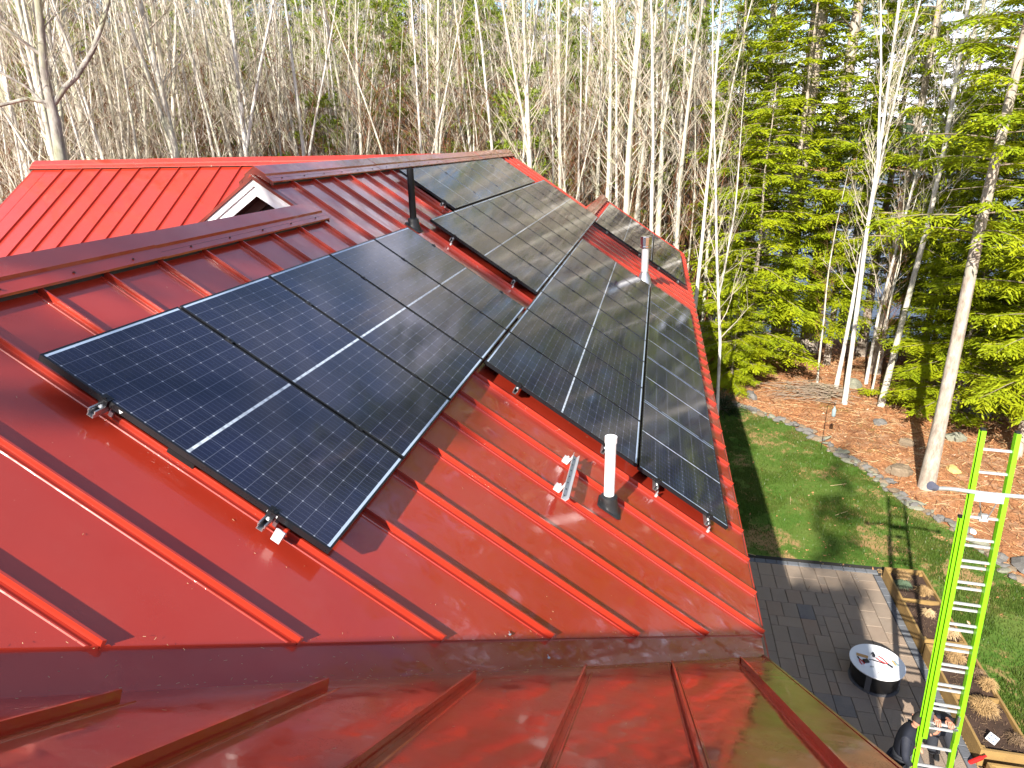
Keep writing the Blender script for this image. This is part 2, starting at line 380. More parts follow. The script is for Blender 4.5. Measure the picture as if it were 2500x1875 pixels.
def pan_mesh(F, u0, u1, top, bot, seam=True, sh=.038, flip=False):
    """one roof pan with its upturned seam at u0; top(u), bot(u) give v"""
    pr = []
    s = -1 if flip else 1
    a, b = (u0, u1) if not flip else (u1, u0)
    if seam: pr += [(a - s * .003, 0), (a - s * .003, sh), (a + s * .008, sh), (a + s * .008, sh - .009), (a + s * .002, sh - .009), (a + s * .002, .007), (a + s * .020, .007), (a + s * .024, 0)]
    else: pr += [(a, 0)]
    n = 6
    for k in range(1, n): pr.append((a + (b - a) * (k / n), 0))
    pr += [(b - s * .036, 0), (b - s * .032, .005), (b - s * .026, .005), (b - s * .022, 0), (b - s * .0035, 0)]
    mb = MB(); vs = []; fs = []; nseg = 1; k = len(pr)
    for i in range(nseg + 1):
        for (u, h) in pr:
            uu = min(max(u, min(u0, u1)), max(u0, u1)); t0, b0 = top(uu), bot(uu); vs.append(F(u, t0 + (b0 - t0) * i / nseg, h))
    for i in range(nseg):
        for j in range(k - 1): fs.append((i * k + j, i * k + j + 1, (i + 1) * k + j + 1, (i + 1) * k + j))
    base = len(vs)
    if seam:                                           # closed seam end at the eave
        e = nseg * k; fs.append((e, e + 1, e + 4, e + 5)); fs.append((e + 1, e + 2, e + 3, e + 4))
    # turned-down lower hem
    lo = [F(u, bot(min(max(u, min(u0, u1)), max(u0, u1))) + .002, -.018) for (u, h) in pr]
    vs += lo
    for j in range(k - 1): fs.append((nseg * k + j, nseg * k + j + 1, base + j + 1, base + j))
    mb.add(vs, fs); return mb

def deck(name, F, poly, th=.10, parent=house, mat='red'):
    mb = MB(); n = len(poly)
    t = [F(u, v, -.026) for u, v in poly]; b = [F(u, v, -.026 - th) for u, v in poly]
    mb.add(t + b, [tuple(range(n)), tuple(range(n, 2 * n))[::-1]] + [(i, n + i, n + (i + 1) % n, (i + 1) % n) for i in range(n)])
    return ob(name, mb, [mat], parent)

EAVE = 4.90
V_LOW, V_MAIN, V_FAR = -.72, -1.47, 1.42              # ridge lines on the front slope
VH1 = lambda u: (u + 2.032) / CS                       # valley hem on the front slope (cut at 45 degrees)
U_NEAR, U_FAR, U_END = 4.12, 17.05, 21.5
slope1 = deck('roof_slope', P1, [(-2.9, V_LOW), (U_NEAR, V_LOW), (U_NEAR, V_MAIN), (U_FAR, V_MAIN), (U_FAR, V_FAR), (U_END, V_FAR), (U_END, EAVE), (1.96 - .2, EAVE), ((-2.9), -.9)][:8] + [(-2.9, -.62)])
def top1(u): return V_LOW + .03 if u < U_NEAR else (V_MAIN + .03 if u < U_FAR - .01 else V_FAR + .03)
SEAMS1 = [.045 + .502 * k for k in range(-5, 43)]
for k in range(len(SEAMS1) - 1):
    a, b = SEAMS1[k], min(SEAMS1[k + 1], U_END)
    if b - a < .05: continue
    bot = lambda u: min(EAVE, VH1(u)) if u < 2.02 else EAVE
    if a < U_NEAR < b:
        ob('roof_pan', pan_mesh(P1, a, U_NEAR, top1, bot), 'red', slope1)
        ob('roof_pan', pan_mesh(P1, U_NEAR + .002, b, top1, bot, seam=False), 'red', slope1)
    elif a < U_FAR < b:
        ob('roof_pan', pan_mesh(P1, a, U_FAR, lambda u: V_MAIN + .03, bot), 'red', slope1)
        ob('roof_pan', pan_mesh(P1, U_FAR + .002, b, lambda u: V_FAR + .03, bot, seam=False), 'red', slope1)
    elif a < 1.96 < b and False: pass
    else:
        ob('roof_pan', pan_mesh(P1, a, b, top1, bot), 'red', slope1)

# slope 2, where the photographer kneels: seams run along +X down to the valley
slope2 = deck('roof_slope', lambda y, v, h: P2(y, v, h), [(-3.97, 0), (1.2, 0), (1.2, .05), (-2.30, (-2.19 - (-2.30) - XR2) / CS), (-3.97, (-2.19 + 3.97 - XR2) / CS)])
VH2 = lambda y: (-2.45 - y - XR2) / CS
SEAMS2 = [-3.721 + .49 * k for k in range(0, 7)]
ob('roof_pan', pan_mesh(P2, -3.965, -3.721, lambda y: .02, VH2, seam=False), 'red', slope2)
for k in range(len(SEAMS2) - 1):
    ob('roof_pan', pan_mesh(P2, SEAMS2[k], SEAMS2[k + 1], lambda y: .02, lambda y: max(.05, VH2(y)), flip=False, sh=.045), 'red', slope2)
# valley flashing: bent sheet either side of the fold, a little below the pans
def valley():
    mb = MB(); vs = []; n = 44; r2 = random.Random(3)
    for i in range(n + 1):
        y = -.2 - (3.99 - .2) * i / n                  # fold line x + y = -2.19
        x = -2.19 - y
        w = .34
        f = Vector((x, y, 2 / 3 * y - OFF / CS - .016))
        wav = .004 * math.sin(i * .9) + .003 * r2.random()
        p1 = f + (Vector((1, 0, 0)) * w / 1.0)        # onto slope 1, level along its contour
        p2 = f + (Vector((0, -1, 0)) * w / 1.0)
        m2 = f + Vector((0, -1, 0)) * .10
        m2 = m2 + N2 * .002; lip = f + Vector((0, -1, 0)) * .235 + N2 * (.006 + wav)
        if i == n: p2 = f + Vector((0, -.012, 0)); m2 = lip = p2
        p2.z += -.004; p1.z -= .004
        for q in (m2, lip, p2): q.y = max(q.y, -3.968)
        m1 = f + Vector((1, 0, 0)) * .10 + N1 * .002
        vs += [p1, m1, f, m2, lip, p2]
    fs = [(i * 6 + j, i * 6 + j + 1, (i + 1) * 6 + j + 1, (i + 1) * 6 + j) for i in range(n) for j in range(5)]
    mb.add(vs, fs); o = ob('valley_flashing', mb, 'red', slope1); smooth_by(o, 25)
valley()
def rake_trim(pts, w, hgt, name, parent, mat='red'):
    mb = MB()
    for a, b in zip(pts[:-1], pts[1:]):
        a, b = Vector(a), Vector(b)
        mb.prism([(-w / 2, -hgt), (w / 2, -hgt), (w / 2, 0), (-w / 2, 0)], lambda p, q: a + S_ * p + Vector((0, 0, q)), lambda p, q: b + S_ * p + Vector((0, 0, q)))
    return ob(name, mb, mat, parent)
S_ = Vector((0, 1, 0))
rake_trim([P2(-3.974, .0, .004), P2(-3.974, (-2.19 + 3.97 - XR2) / CS, .004)], .014, .13, 'rake_trim', slope2)

# slope 3: sunlit wing at the back left, seams run down towards the camera side
slope3 = deck('roof_slope', lambda y, v, h: P3(y, v, h), [(11.2, 0), (11.2, 6.5), (7.0, 6.5), (1.3, .06), (1.3, 0)])
def top3(y): return .03
def bot3(y): return min(6.5, max(.06, (y - 1.25) / CS))
SEAMS3 = [10.83 - .502 * k for k in range(0, 19)]
ob('roof_pan', pan_mesh(P3, 10.83, 11.19, top3, bot3, seam=False), 'red', slope3)
for k in range(len(SEAMS3) - 1):
    ob('roof_pan', pan_mesh(P3, SEAMS3[k + 1], SEAMS3[k], top3, bot3), 'red', slope3)
rake_trim([(XR3, 11.21, RZ - .006), tuple(P3(11.21, 6.5, -.006))], .016, .16, 'rake_trim', slope3)
# far sides of the ridges (plain sheets with seams beneath them unseen)
def P1b(yr, zr): return lambda u, v, h: Vector((u, yr, zr)) + Vector((0, CS, -SN)) * v + Vector((0, SN, CS)) * h
YLOW = -V_LOW * CS + OFF * SN; ZLOW = 2 / 3 * YLOW - OFF / CS
YFAR = -V_FAR * CS + OFF * SN; ZFAR = 2 / 3 * YFAR - OFF / CS
Y_M = 1.25
for (F, u0, u1, vl) in ((P1b(Y_M, RZ), U_NEAR, 10.9, 5.6), (P1b(Y_M, RZ), 10.95, U_FAR, 5.6), (P1b(YLOW, ZLOW), -2.7, U_NEAR - .12, 4.4), (P1b(YFAR, ZFAR), U_FAR, U_END, 3.6)):
    s = deck('roof_slope', F, [(u0, 0), (u1, 0), (u1, vl), (u0, vl)])
    k = u0 + .3
    while k < u1 - .1:
        ob('roof_pan', pan_mesh(F, k, min(k + .502, u1), lambda u: .03, lambda u: vl), 'red', s); k += .502
s = deck('roof_slope', lambda y, v, h: Vector((XR2, y, -2 / 3 * XR2 + K2)) + Vector((-CS, 0, -SN)) * v + Vector((-SN, 0, CS)) * h, [(-3.97, 0), (6, 0), (6, 4.5), (-3.97, 4.5)])
s = deck('roof_slope', lambda y, v, h: Vector((XR3, y, RZ)) + Vector((CS, 0, -SN)) * v + Vector((SN, 0, CS)) * h, [(2.5, 0), (11.2, 0), (11.2, 5.5), (2.5, 5.5)])

def ridge_cap(A, D, length, side, z_up, parent, seg=3.05, w=.245, step=.150):
    """folded cap: A start, D unit along the ridge, side unit horizontal across; built in lapped lengths"""
    prof = []
    def pt(sx, a, h): return (sx * (a * CS), -a * SN + h)
    hi, lo = z_up, z_up - .022
    R = [(0, hi / CS), (step, hi), (step + .002, lo), (w, lo - .004), (w + .001, lo - .018)]
    up = [pt(1, a, h) for a, h in R]; up[0] = (0, hi)
    dn = [pt(1, a, h - .006) for a, h in R[::-1]]; dn = [pt(1, w - .004, lo - .018), pt(1, w - .006, lo - .010), pt(1, step - .004, lo - .006), pt(1, step - .006, hi - .007), (0, hi - .009)]
    right = up + dn
    poly = [(-x, y) for x, y in up[::-1]] + up[1:] + dn + [(-x, y) for x, y in dn[::-1][1:]]
    pos = 0; k = 0
    while pos < length - .01:
        L_ = min(seg, length - pos)
        lift = .004 * (k % 2)
        a = A + D * (pos - (.04 if k else 0)); b = A + D * (pos + L_)
        mb = MB()
        mb.prism(poly, lambda p, q: a + side * p + Vector((0, 0, q + lift)), lambda p, q: b + side * p + Vector((0, 0, q + lift)))
        o = ob('ridge_cap', mb, 'red', parent)
        m2 = MB(); t = pos + .25
        while t < pos + L_:
            for sx in (-1, 1):
                c = A + D * t + side * (sx * (w - .035) * CS) + Vector((0, 0, -(w - .035) * SN + lo + lift + .001))
                m2.lathe([(.009, 0), (.009, .003), (.005, .003), (.005, .007)], 8, c)
            t += .502
        ob('screws', m2, 'screw', parent)
        pos += L_; k += 1
    inner = [(-x, y - .062) for x, y in up[1:-1][::-1]][::-1]
    plate = [(-x, y) for x, y in up[::-1]] + up[1:] + [(up[-1][0], up[-1][1] - .03), (up[2][0], up[2][1] - .055), (0, hi - .085), (-up[2][0], up[2][1] - .055), (-up[-1][0], up[-1][1] - .03)]
    for e0_, e1_p in ((.004, .010), (length - .010, length - .004)):
        mb = MB(); a = A + D * e0_; b = A + D * e1_p; mb.prism([(p * .995, q - .003) for p, q in plate], lambda p, q: a + side * p + Vector((0, 0, q)), lambda p, q: b + side * p + Vector((0, 0, q))); ob('ridge_end_plate', mb, 'shaded_red_trim', parent)
    # foam closure set back under the flange
    m3 = MB()
    for sx in (-1, 1):
        for (aa, bb) in ((0, length),):
            p0 = A + side * (sx * (w - .05) * CS) + Vector((0, 0, -(w - .05) * SN)); p1_ = p0 + D * length
            m3.add([p0 + Vector((0, 0, -.005)), p1_ + Vector((0, 0, -.005)), p1_ + Vector((0, 0, lo)), p0 + Vector((0, 0, lo))], [(0, 1, 2, 3)])
    ob('ridge_closure', m3, 'black_rubber', parent)
ridge_cap(Vector((U_NEAR + .06, YLOW, ZLOW)), Vector((-1, 0, 0)), 6.9, Vector((0, 1, 0)), .095, slope1, seg=2.62)
ridge_cap(Vector((U_NEAR - .0, Y_M, RZ)), Vector((1, 0, 0)), U_FAR - U_NEAR + .03, Vector((0, 1, 0)), .095, slope1)
ridge_cap(Vector((U_FAR - 1.1, YFAR, ZFAR)), Vector((1, 0, 0)), U_END - U_FAR + 1.13, Vector((0, 1, 0)), .095, slope1)
ridge_cap(Vector((XR3, 11.26, RZ)), Vector((0, -1, 0)), 9.9, Vector((1, 0, 0)), .09, slope3)
ridge_cap(Vector((XR2, -3.99, -2 / 3 * XR2 + K2)), Vector((0, 1, 0)), 9.5, Vector((1, 0, 0)), .095, slope2)
# rake trims of the main roof
S_ = Vector((1, 0, 0))
rake_trim([(U_NEAR - .035, Y_M, RZ - .002), tuple(Vector((U_NEAR - .035, Y_M, RZ - .002)) + Vector((0, CS, -SN)) * 5.6)], .065, .036, 'rake_trim', slope1, 'shaded_red_trim')
rake_trim([(U_NEAR - .035, Y_M, RZ - .002), (U_NEAR - .035, YLOW - .12, 2 / 3 * (YLOW - .12) - OFF / CS - .002)], .065, .036, 'rake_trim', slope1, 'shaded_red_trim')
rake_trim([tuple(P1(U_FAR + .012, V_MAIN, .006)), tuple(P1(U_FAR + .012, V_FAR + .2, .006))], .02, .12, 'rake_trim', slope1)
rake_trim([tuple(P1(U_END + .012, V_FAR, .006)), tuple(P1(U_END + .012, EAVE, .006))], .02, .14, 'rake_trim', slope1)
S_ = Vector((0, 1, 0))
e0, e1 = P1(1.76, EAVE + .03, -.010), P1(U_END, EAVE + .03, -.010)
rake_trim([tuple(e0), tuple(e1)], .012, .12, 'eave_trim', slope1)
# gable: stepped white boards under the main rake, dark wall behind
gable = ob('gable_wall', (lambda mb: (mb.add([(U_NEAR + .26, Y_M - 3.4, RZ - 2.45), (U_NEAR + .26, Y_M + 4.6, RZ - 3.3), (U_NEAR + .26, Y_M, RZ - .12)], [(0, 1, 2)]), mb)[1])(MB()), 'dark_siding', house)
def rake_board(x, t, d0, d1, name='white_rake_board'):
    mb = MB()
    for sy, ln in ((1, 4.6), (-1, 2.6)):
        a = [(Y_M, RZ - d0 ), (Y_M + sy * ln, RZ - d0 - 2 / 3 * ln), (Y_M + sy * ln, RZ - d1 - 2 / 3 * ln), (Y_M, RZ - d1)]
        mb.prism(a, lambda p, q: Vector((x, p, q)), lambda p, q: Vector((x + t, p, q)))
    return ob(name, mb, 'white_trim', house)
rake_board(U_NEAR - .045, .022, .040, .110); rake_board(U_NEAR - .022, .018, .106, .215)
# soffit boards returning from the white boards to the wall
mb = MB()
for sy, ln in ((1, 4.6), (-1, 2.6)):
    mb.add([(U_NEAR - .004, Y_M, RZ - .20), (U_NEAR + .27, Y_M, RZ - .20), (U_NEAR + .27, Y_M + sy * ln, RZ - .20 - 2 / 3 * ln), (U_NEAR - .004, Y_M + sy * ln, RZ - .20 - 2 / 3 * ln)], [(0, 1, 2, 3)])
ob('soffit', mb, 'brown_siding', house)
# brown board lying against the gable wall, left of the peak
mb = MB()
mb.prism([(Y_M + .0, RZ - .19), (Y_M + 4.6, RZ - .19 - 3.067), (Y_M + 4.6, RZ - .31 - 3.067), (Y_M + .0, RZ - .31)], lambda p, q: Vector((U_NEAR + .19, p, q)), lambda p, q: Vector((U_NEAR + .25, p, q)))
ob('frieze_board', mb, 'brown_siding', house)
# lower walls of the house, standing back under the eaves
G = -8.4
def wallbox(x0, x1, y0, y1, z1):
    mb = MB(); mb.box(((x0 + x1) / 2, (y0 + y1) / 2, (G + z1) / 2), (x1 - x0, y1 - y0, z1 - G)); return ob('wall', mb, 'grey_siding', house)
wallbox(-6.0, 21.2, -3.55, 4.2, -2.85); wallbox(-6.0, .6, -3.6, 6, -3.2); wallbox(7.3, 15.2, 4.2, 10.9, -3.2)

# ------------------------------------------------------------------ solar panels
PW, PH, PT = 1.037, 1.755, .036
def panel_meshes():
    f = MB(); b = .011
    for (cx, cy, sx, sy) in ((0, -PH / 2 + b / 2, PW, b), (0, PH / 2 - b / 2, PW, b), (-PW / 2 + b / 2, 0, b, PH - 2 * b), (PW / 2 - b / 2, 0, b, PH - 2 * b)):
        f.box((cx, cy, PT / 2), (sx, sy, PT))
    # inward bottom flange of the frame
    for (cx, cy, sx, sy) in ((0, -PH / 2 + .025, PW - .02, .03), (0, PH / 2 - .025, PW - .02, .03)):
        f.box((cx, cy, PT - .001), (sx, sy, .002))
    fm = f.mesh('frame', [M['black_frame']])
    bm_ = fm
    l = MB(); l.box((0, 0, .0035), (PW - 2 * b + .001, PH - 2 * b + .001, .004)); lm = l.mesh('laminate', [M['laminate']])
    return fm, lm
FM, LM = panel_meshes()
def panel_matrix(u, v, land):
    # local x across, y down the slope, z into the roof (right-handed), origin at the panel centre
    m = Matrix.Translation(P1M @ Vector((u, v, 0))) @ P1M.to_3x3().to_4x4()
    if land: m = m @ Matrix.Rotation(math.pi / 2, 4, 'Z')
    return m
def make_panel(u, v, land, label):
    t = thing('solar_panel', label, 'solar panel', mw=panel_matrix(u, v, land), group='black solar panels on the red roof')
    obj('frame', FM, t); obj('laminate', LM, t); return t
PIT, PITL = 1.0613, 1.7707
VB, VL = 1.755 + .022, 2 * 1.755 + .042
first_panel = None
def row(n, u0, v0, land, text):
    global first_panel
    w = PH if land else PW; h = PW if land else PH; p = PITL if land else PIT
    for i in range(n):
        pos = 'nearest the camera' if i == 0 else ('at the far end' if i == n - 1 else f'{ORD[i]} from the camera end')
        o = make_panel(u0 + i * p + w / 2, v0 + h / 2, land, f'black solar panel {pos} of {text}')
        if first_panel is None: first_panel = o
row(5, 0, 0, False, 'the near row before the black pipe')
row(9, 6.19, 0, False, 'the long row past the black pipe')
row(4, 7.48, -.022 - PW - .01, True, 'the sideways row under the ridge')
row(8, 3.187, VB, False, 'the row above the white pipe')
row(5, 3.171, VL, True, 'the sideways row at the eave')
row(5, 14.78, VB, False, 'the distant row past the flue')
row(3, 14.78, VL, True, 'the distant eave row past the flue')
# stickers on the long near side of the first panel: a warning triangle and a bar-code strip
mb = MB(); xx = -PW / 2 - .0012
mb.add([(xx, -.40, .012), (xx, -.375, .012), (xx, -.3875, .030)], [(0, 1, 2)])
o = ob('warning_sticker', mb, 'card_white', first_panel)
mb = MB(); mb.box((xx, .53, .019), (.0012, .062, .014)); o = ob('barcode_sticker', mb, 'card_white', first_panel)
mb = MB()
for k in range(11): mb.box((xx - .0008, .505 + k * .005, .019), (.0008, .0022 if k % 3 else .001, .009))
ob('barcode_print', mb, 'print_grey', o)
# module-level optimiser box hanging under the edge
opt = MB(); opt.box((0, 0, 0), (.12, .16, .03)); opt.box((.0, .09, 0), (.05, .03, .02)); opt.tube([(.02, .1, 0), (.05, .16, .01), (.02, .24, .0), (.1, .3, -.01)], .004, 6)
opt_me = opt.mesh('power_optimiser', [M['black_plastic']])
t = obj('power_optimiser', opt_me); t.matrix_basis = Matrix.Translation(P1M @ Vector((.07, .86, .062))) @ P1M.to_3x3().to_4x4()
tag(t, 'black power optimiser box with cable under the nearest solar panel edge', 'electrical box')

# rails with their end and middle clamps and seam clamps
def rail(u0, u1, v, seams_every, clamps, ends, label):
    t = thing('mounting_rail', label, 'rail', mw=Matrix.Translation(P1M @ Vector((u0, v, 0))) @ P1M.to_3x3().to_4x4(), group='aluminium rails under the solar panels')
    Ln = u1 - u0; z0 = PT + .002; zt = z0; zb = z0 + .046
    th = .003
    outer = [(-.021, zt), (-.013, zt + .0), (-.013, zt + .004), (-.017, zt + .016), (-.012, zt + .022), (-.014, zb - .003), (.014, zb - .003), (.012, zt + .022), (.017, zt + .016), (.013, zt + .004), (.013, zt), (.021, zt), (.022, zt + .018), (.016, zt + .024), (.019, zb), (-.019, zb), (-.016, zt + .024), (-.022, zt + .018)]
    mb = MB(); mb.prism(outer, lambda a, b: Vector((0, a, b)), lambda a, b: Vector((Ln, a, b)))
    ob('rail_channel', mb, 'aluminium', t)
    cm = MB(); cm.box((0, 0, -.0035), (.030, .052, .005)); cm.box((0, 0, .018), (.012, .030, .038)); cm.lathe([(.0065, -.013), (.0065, -.006)], 8)
    cme = cm.mesh('panel_clamp', [M['black_frame']])
    for c in clamps: obj('panel_clamp', cme, t, loc=(c - u0, 0, 0))
    em = MB(); em.box((.012, 0, -.0035), (.034, .050, .005)); em.box((-.002, 0, .018), (.016, .046, .040)); em.lathe([(.0065, -.013), (.0065, -.006)], 8, (0, 0, 0))
    eme = em.mesh('end_clamp', [M['black_frame']])
    for c, s in ends: obj('end_clamp', eme, t, loc=(c - u0, 0, 0), rot=(0, 0, 0 if s > 0 else math.pi))
    nut = MB(); nut.box((0, 0, zt + .006), (.022, .020, .006)); nut.lathe([(.006, zt - .004), (.006, zt + .016)], 8)
    nm = nut.mesh('clamp_bolt', [M['white_metal']])
    for c, s in ends: obj('clamp_bolt', nm, t, loc=(c - u0 - .012 * s, 0, 0))
    sc = MB(); sc.box((0, .034, OFF - .034), (.030, .022, .030)); sc.box((0, .026, .078), (.032, .005, .050))
    scm = sc.mesh('seam_clamp', [M['dull_aluminium']])
    for i, sx in enumerate(s for s in SEAMS1 if u0 - .05 < s < u1 + .02):
        if i % seams_every == 0: obj('seam_clamp', scm, t, loc=(sx - u0, 0, 0))
    return t
def rails(n, u0, v0, land, text):
    w = PH if land else PW; h = PW if land else PH; p = PITL if land else PIT
    for j, fr in enumerate((.225, .80)):
        ue = u0 + (n - 1) * p + w
        rail(u0 - .075, ue + .07, v0 + h * fr, 3, [u0 + i * p - (p - w) / 2 for i in range(1, n)], [(u0 - .004, 1), (ue + .004, -1)], f'{"upper" if j == 0 else "lower"} aluminium rail under {text}')
rails(5, 0, 0, False, 'the near five solar panels')
rails(9, 6.19, 0, False, 'the long upright solar row beyond the black pipe')
rails(4, 7.48, -.022 - PW - .01, True, 'the sideways solar row below the main ridge')
rails(8, 3.187, VB, False, 'the lower upright solar row above the white pipe')
rails(5, 3.171, VL, True, 'the bottom sideways solar row at the eave')
rails(5, 14.78, VB, False, 'the distant upright solar row')
rails(3, 14.78, VL, True, 'the distant bottom solar row')

# short spare rail on two seam clamps
mb = MB(); mb.box((0, 0, 0), (.045, .05, .045)); mb.box((-.018, 0, -.03), (.006, .05, .05)); o = ob('bonding_clip', mb, 'white_metal'); o.matrix_basis = Matrix.Translation(P1M @ Vector((-.045, 1.50, .075))) @ P1M.to_3x3().to_4x4(); tag(o, 'white metal clip block on the seam beside the lower rail end of the nearest panel', 'clip')
t = thing('rail_offcut', 'short perforated silver strut bolted across two seams left of the white pipe', 'strut', mw=Matrix.Translation(P1M @ Vector((1.86, 2.91, 0))) @ P1M.to_3x3().to_4x4())
mb = MB(); Ln = .76; z0, zb = .002, .050
mb.prism([(-.030, z0), (-.026, z0), (-.018, z0 + .030), (.018, z0 + .030), (.026, z0), (.030, z0), (.021, z0 + .034), (.0, z0 + .034), (-.021, z0 + .034)], lambda a, b: Vector((0, a, b)), lambda a, b: Vector((Ln, a, b)))
ob('channel', mb, 'dull_aluminium', t)
hm = MB(); hm.lathe([(.0055, 0), (.0055, .002)], 8); hme = hm.mesh('bolt_hole', [M['black_plastic']])
for k in range(7): obj('bolt_hole', hme, t, loc=(.06 + k * .106, 0, z0 + .0275))
for sx in (2.053, 2.555):
    mb = MB(); mb.box((sx - 1.86, -.055, .078), (.045, .055, .05)); mb.box((sx - 1.86, -.028, .055), (.050, .005, .080)); mb.box((sx - 1.86, -.055, .045), (.014, .014, .02)); ob('seam_clamp', mb, 'white_metal', t)

# ------------------------------------------------------------------ pipes through the roof
def pipe(name, label, u, v, r, h, mat, boot_mat, rimmed=False):
    p = P1(u, v); t = thing(name, label, 'vent pipe', p)
    n = 24; mb = MB()
    prof = [(r, -.15), (r, h)]
    if rimmed: prof = [(r, -.15), (r, h - .055), (r + .006, h - .053), (r + .006, h)]
    ri = prof[-1][0]
    prof += [(ri - .007, h + .0005), (r - .008, h - .06), (r - .0085, h - .30)]
    mb.lathe(prof, n); o = ob('pipe', mb, mat, t); smooth_by(o, 35)
    if rimmed:
        mb = MB(); mb.lathe([(r - .008, h - .035), (r - .008, h - .033)], n); ob('inner_screen', mb, 'card_white', t)
    # boot: square flange on the slope, bellows cone up to a vertical collar
    mb = MB(); q = Matrix(((U1.x, V1.x, N1.x), (U1.y, V1.y, N1.y), (U1.z, V1.z, N1.z)))
    fl = r * 2.55
    vs = []; k = 28
    for (rr, hh, sq) in ((1.0, .004, 1), (1.0, .012, 1), (.86, .016, .5), (.80, .030, 0)):
        for j in range(k):
            a = 2 * math.pi * j / k; cx, cy = math.cos(a), math.sin(a); m_ = max(abs(cx), abs(cy)); s_ = 1 / m_ if sq else 1
            s_ = 1 + (1 / m_ - 1) * sq
            vs.append(q @ Vector((cx * s_ * fl * rr * .88, cy * s_ * fl * rr, hh)))
    hc = r * 1.5 + .05
    for (rr, hh) in ((r * 1.75, .62), (r * 1.55, .78), (r * 1.6, .80), (r * 1.3, .88), (r * 1.34, .90), (r * 1.12, .98), (r * 1.02, 1.0)):
        for j in range(k):
            a = 2 * math.pi * j / k; b0 = q @ Vector((math.cos(a) * rr, math.sin(a) * rr, 0)); flat = Vector((math.cos(a) * rr, -math.sin(a) * rr, hc))
            vs.append(b0.lerp(flat, hh if hh < 1 else 1) + Vector((0, 0, 0)) if hh < .7 else Vector((math.cos(a) * rr, -math.sin(a) * rr, hc * (.45 + hh * .65) - (1 - hh) * .25 * (-math.sin(a)) * rr * -1)))
    L_ = len(vs) // k
    fs = [(i * k + j, i * k + (j + 1) % k, (i + 1) * k + (j + 1) % k, (i + 1) * k + j) for i in range(L_ - 1) for j in range(k)]
    mb.add(vs, fs); o = ob('flashing_boot', mb, boot_mat, t); smooth_by(o, 40)
    return t
pipe('vent_pipe', 'black plastic vent pipe in a rubber boot beside the near solar row', 5.84, -.06, .0445, .74, 'black_plastic', 'black_rubber')
pipe('vent_pipe', 'white plastic vent pipe standing in a black rubber boot on the open roof', 2.36, 3.36, .0445, .66, 'white_pvc', 'black_rubber', True)
mb = MB()
for j in range(16):
    a = 2 * math.pi * j / 16; m_ = max(abs(math.cos(a)), abs(math.sin(a))); q = P1(2.36 + math.cos(a) / m_ * .093, 3.36 + math.sin(a) / m_ * .106, .014)
    mb.lathe([(.004, 0), (.004, .004)], 6, q)
ob('boot_screws', mb, 'steel_galv', bpy.data.objects['vent_pipe.001'])
t = thing('flue', 'tall silver flue with a chrome cap between the two far solar rows', 'flue', P1(12.28, 3.45))
mb = MB(); mb.lathe([(.079, -.2), (.078, .80)], 28); o = ob('flue_pipe', mb, 'dull_aluminium', t); smooth_by(o, 30)
mb = MB(); mb.lathe([(.17, -.16), (.165, .0), (.115, .17), (.085, .22), (.082, .25)], 28); o = ob('flue_cone', mb, 'aluminium', t); smooth_by(o, 30)
mb = MB(); mb.lathe([(.078, .76), (.124, .77), (.124, .80), (.10, .805), (.10, .83), (.122, .835), (.122, 1.0), (.118, 1.01), (.03, 1.02)], 12); o = ob('flue_cap', mb, 'chrome', t)
# loose screws and chips on the valley
for (x, y, lab) in ((.38, -2.52, 'loose grey screw lying on the valley flashing near the roof middle'), (.36, -2.30, 'dark loose screw beside the upper edge of the valley flashing')):
    mb = MB(); mb.lathe([(.008, 0), (.009, .004), (.004, .008)], 8); mb.tube([(0, 0, .004), (.022, .01, .004)], .0025, 5)
    o = ob('screw', mb, 'steel_galv'); o.location = (x, y, (2 / 3 * y - OFF / CS + .012) if x + y > -2.19 else (-2 / 3 * x + K2 + .014)); tag(o, lab, 'screw')
# fallen pine needles and bud scales on the sheets
mb = MB(); r3 = random.Random(11)
for i in range(520):
    if r3.random() < .45:
        y = r3.uniform(-3.9, -.8); x = -2.19 - y + r3.uniform(-.2, .27); z = 2 / 3 * y - OFF / CS if x + y > -2.19 else -2 / 3 * x + K2; q = Vector((x, y, z + .014))
        nn = N1 if x + y > -2.19 else N2
    elif r3.random() < .6: q = P1(r3.uniform(-1.2, 6), r3.uniform(-.4, 4.8), .004); nn = N1
    else: q = P2(r3.uniform(-3.9, -1.2), r3.uniform(1.5, 4.8), .004); nn = N2
    if nn == N1 and q.x + q.y < -2.0 and False: continue
    a = r3.uniform(0, 6.28); d = Vector((math.cos(a), math.sin(a), 0)); d = (d - nn * d.dot(nn)).normalized(); s_ = r3.uniform(.004, .016)
    mb.tube([q, q + d * s_ + nn * .002], .0009, 3)
tag(ob('pine_needles', mb, 'straw_pale'), 'pale fallen needles and bud scales scattered on the red roof', 'needles', kind='stuff')

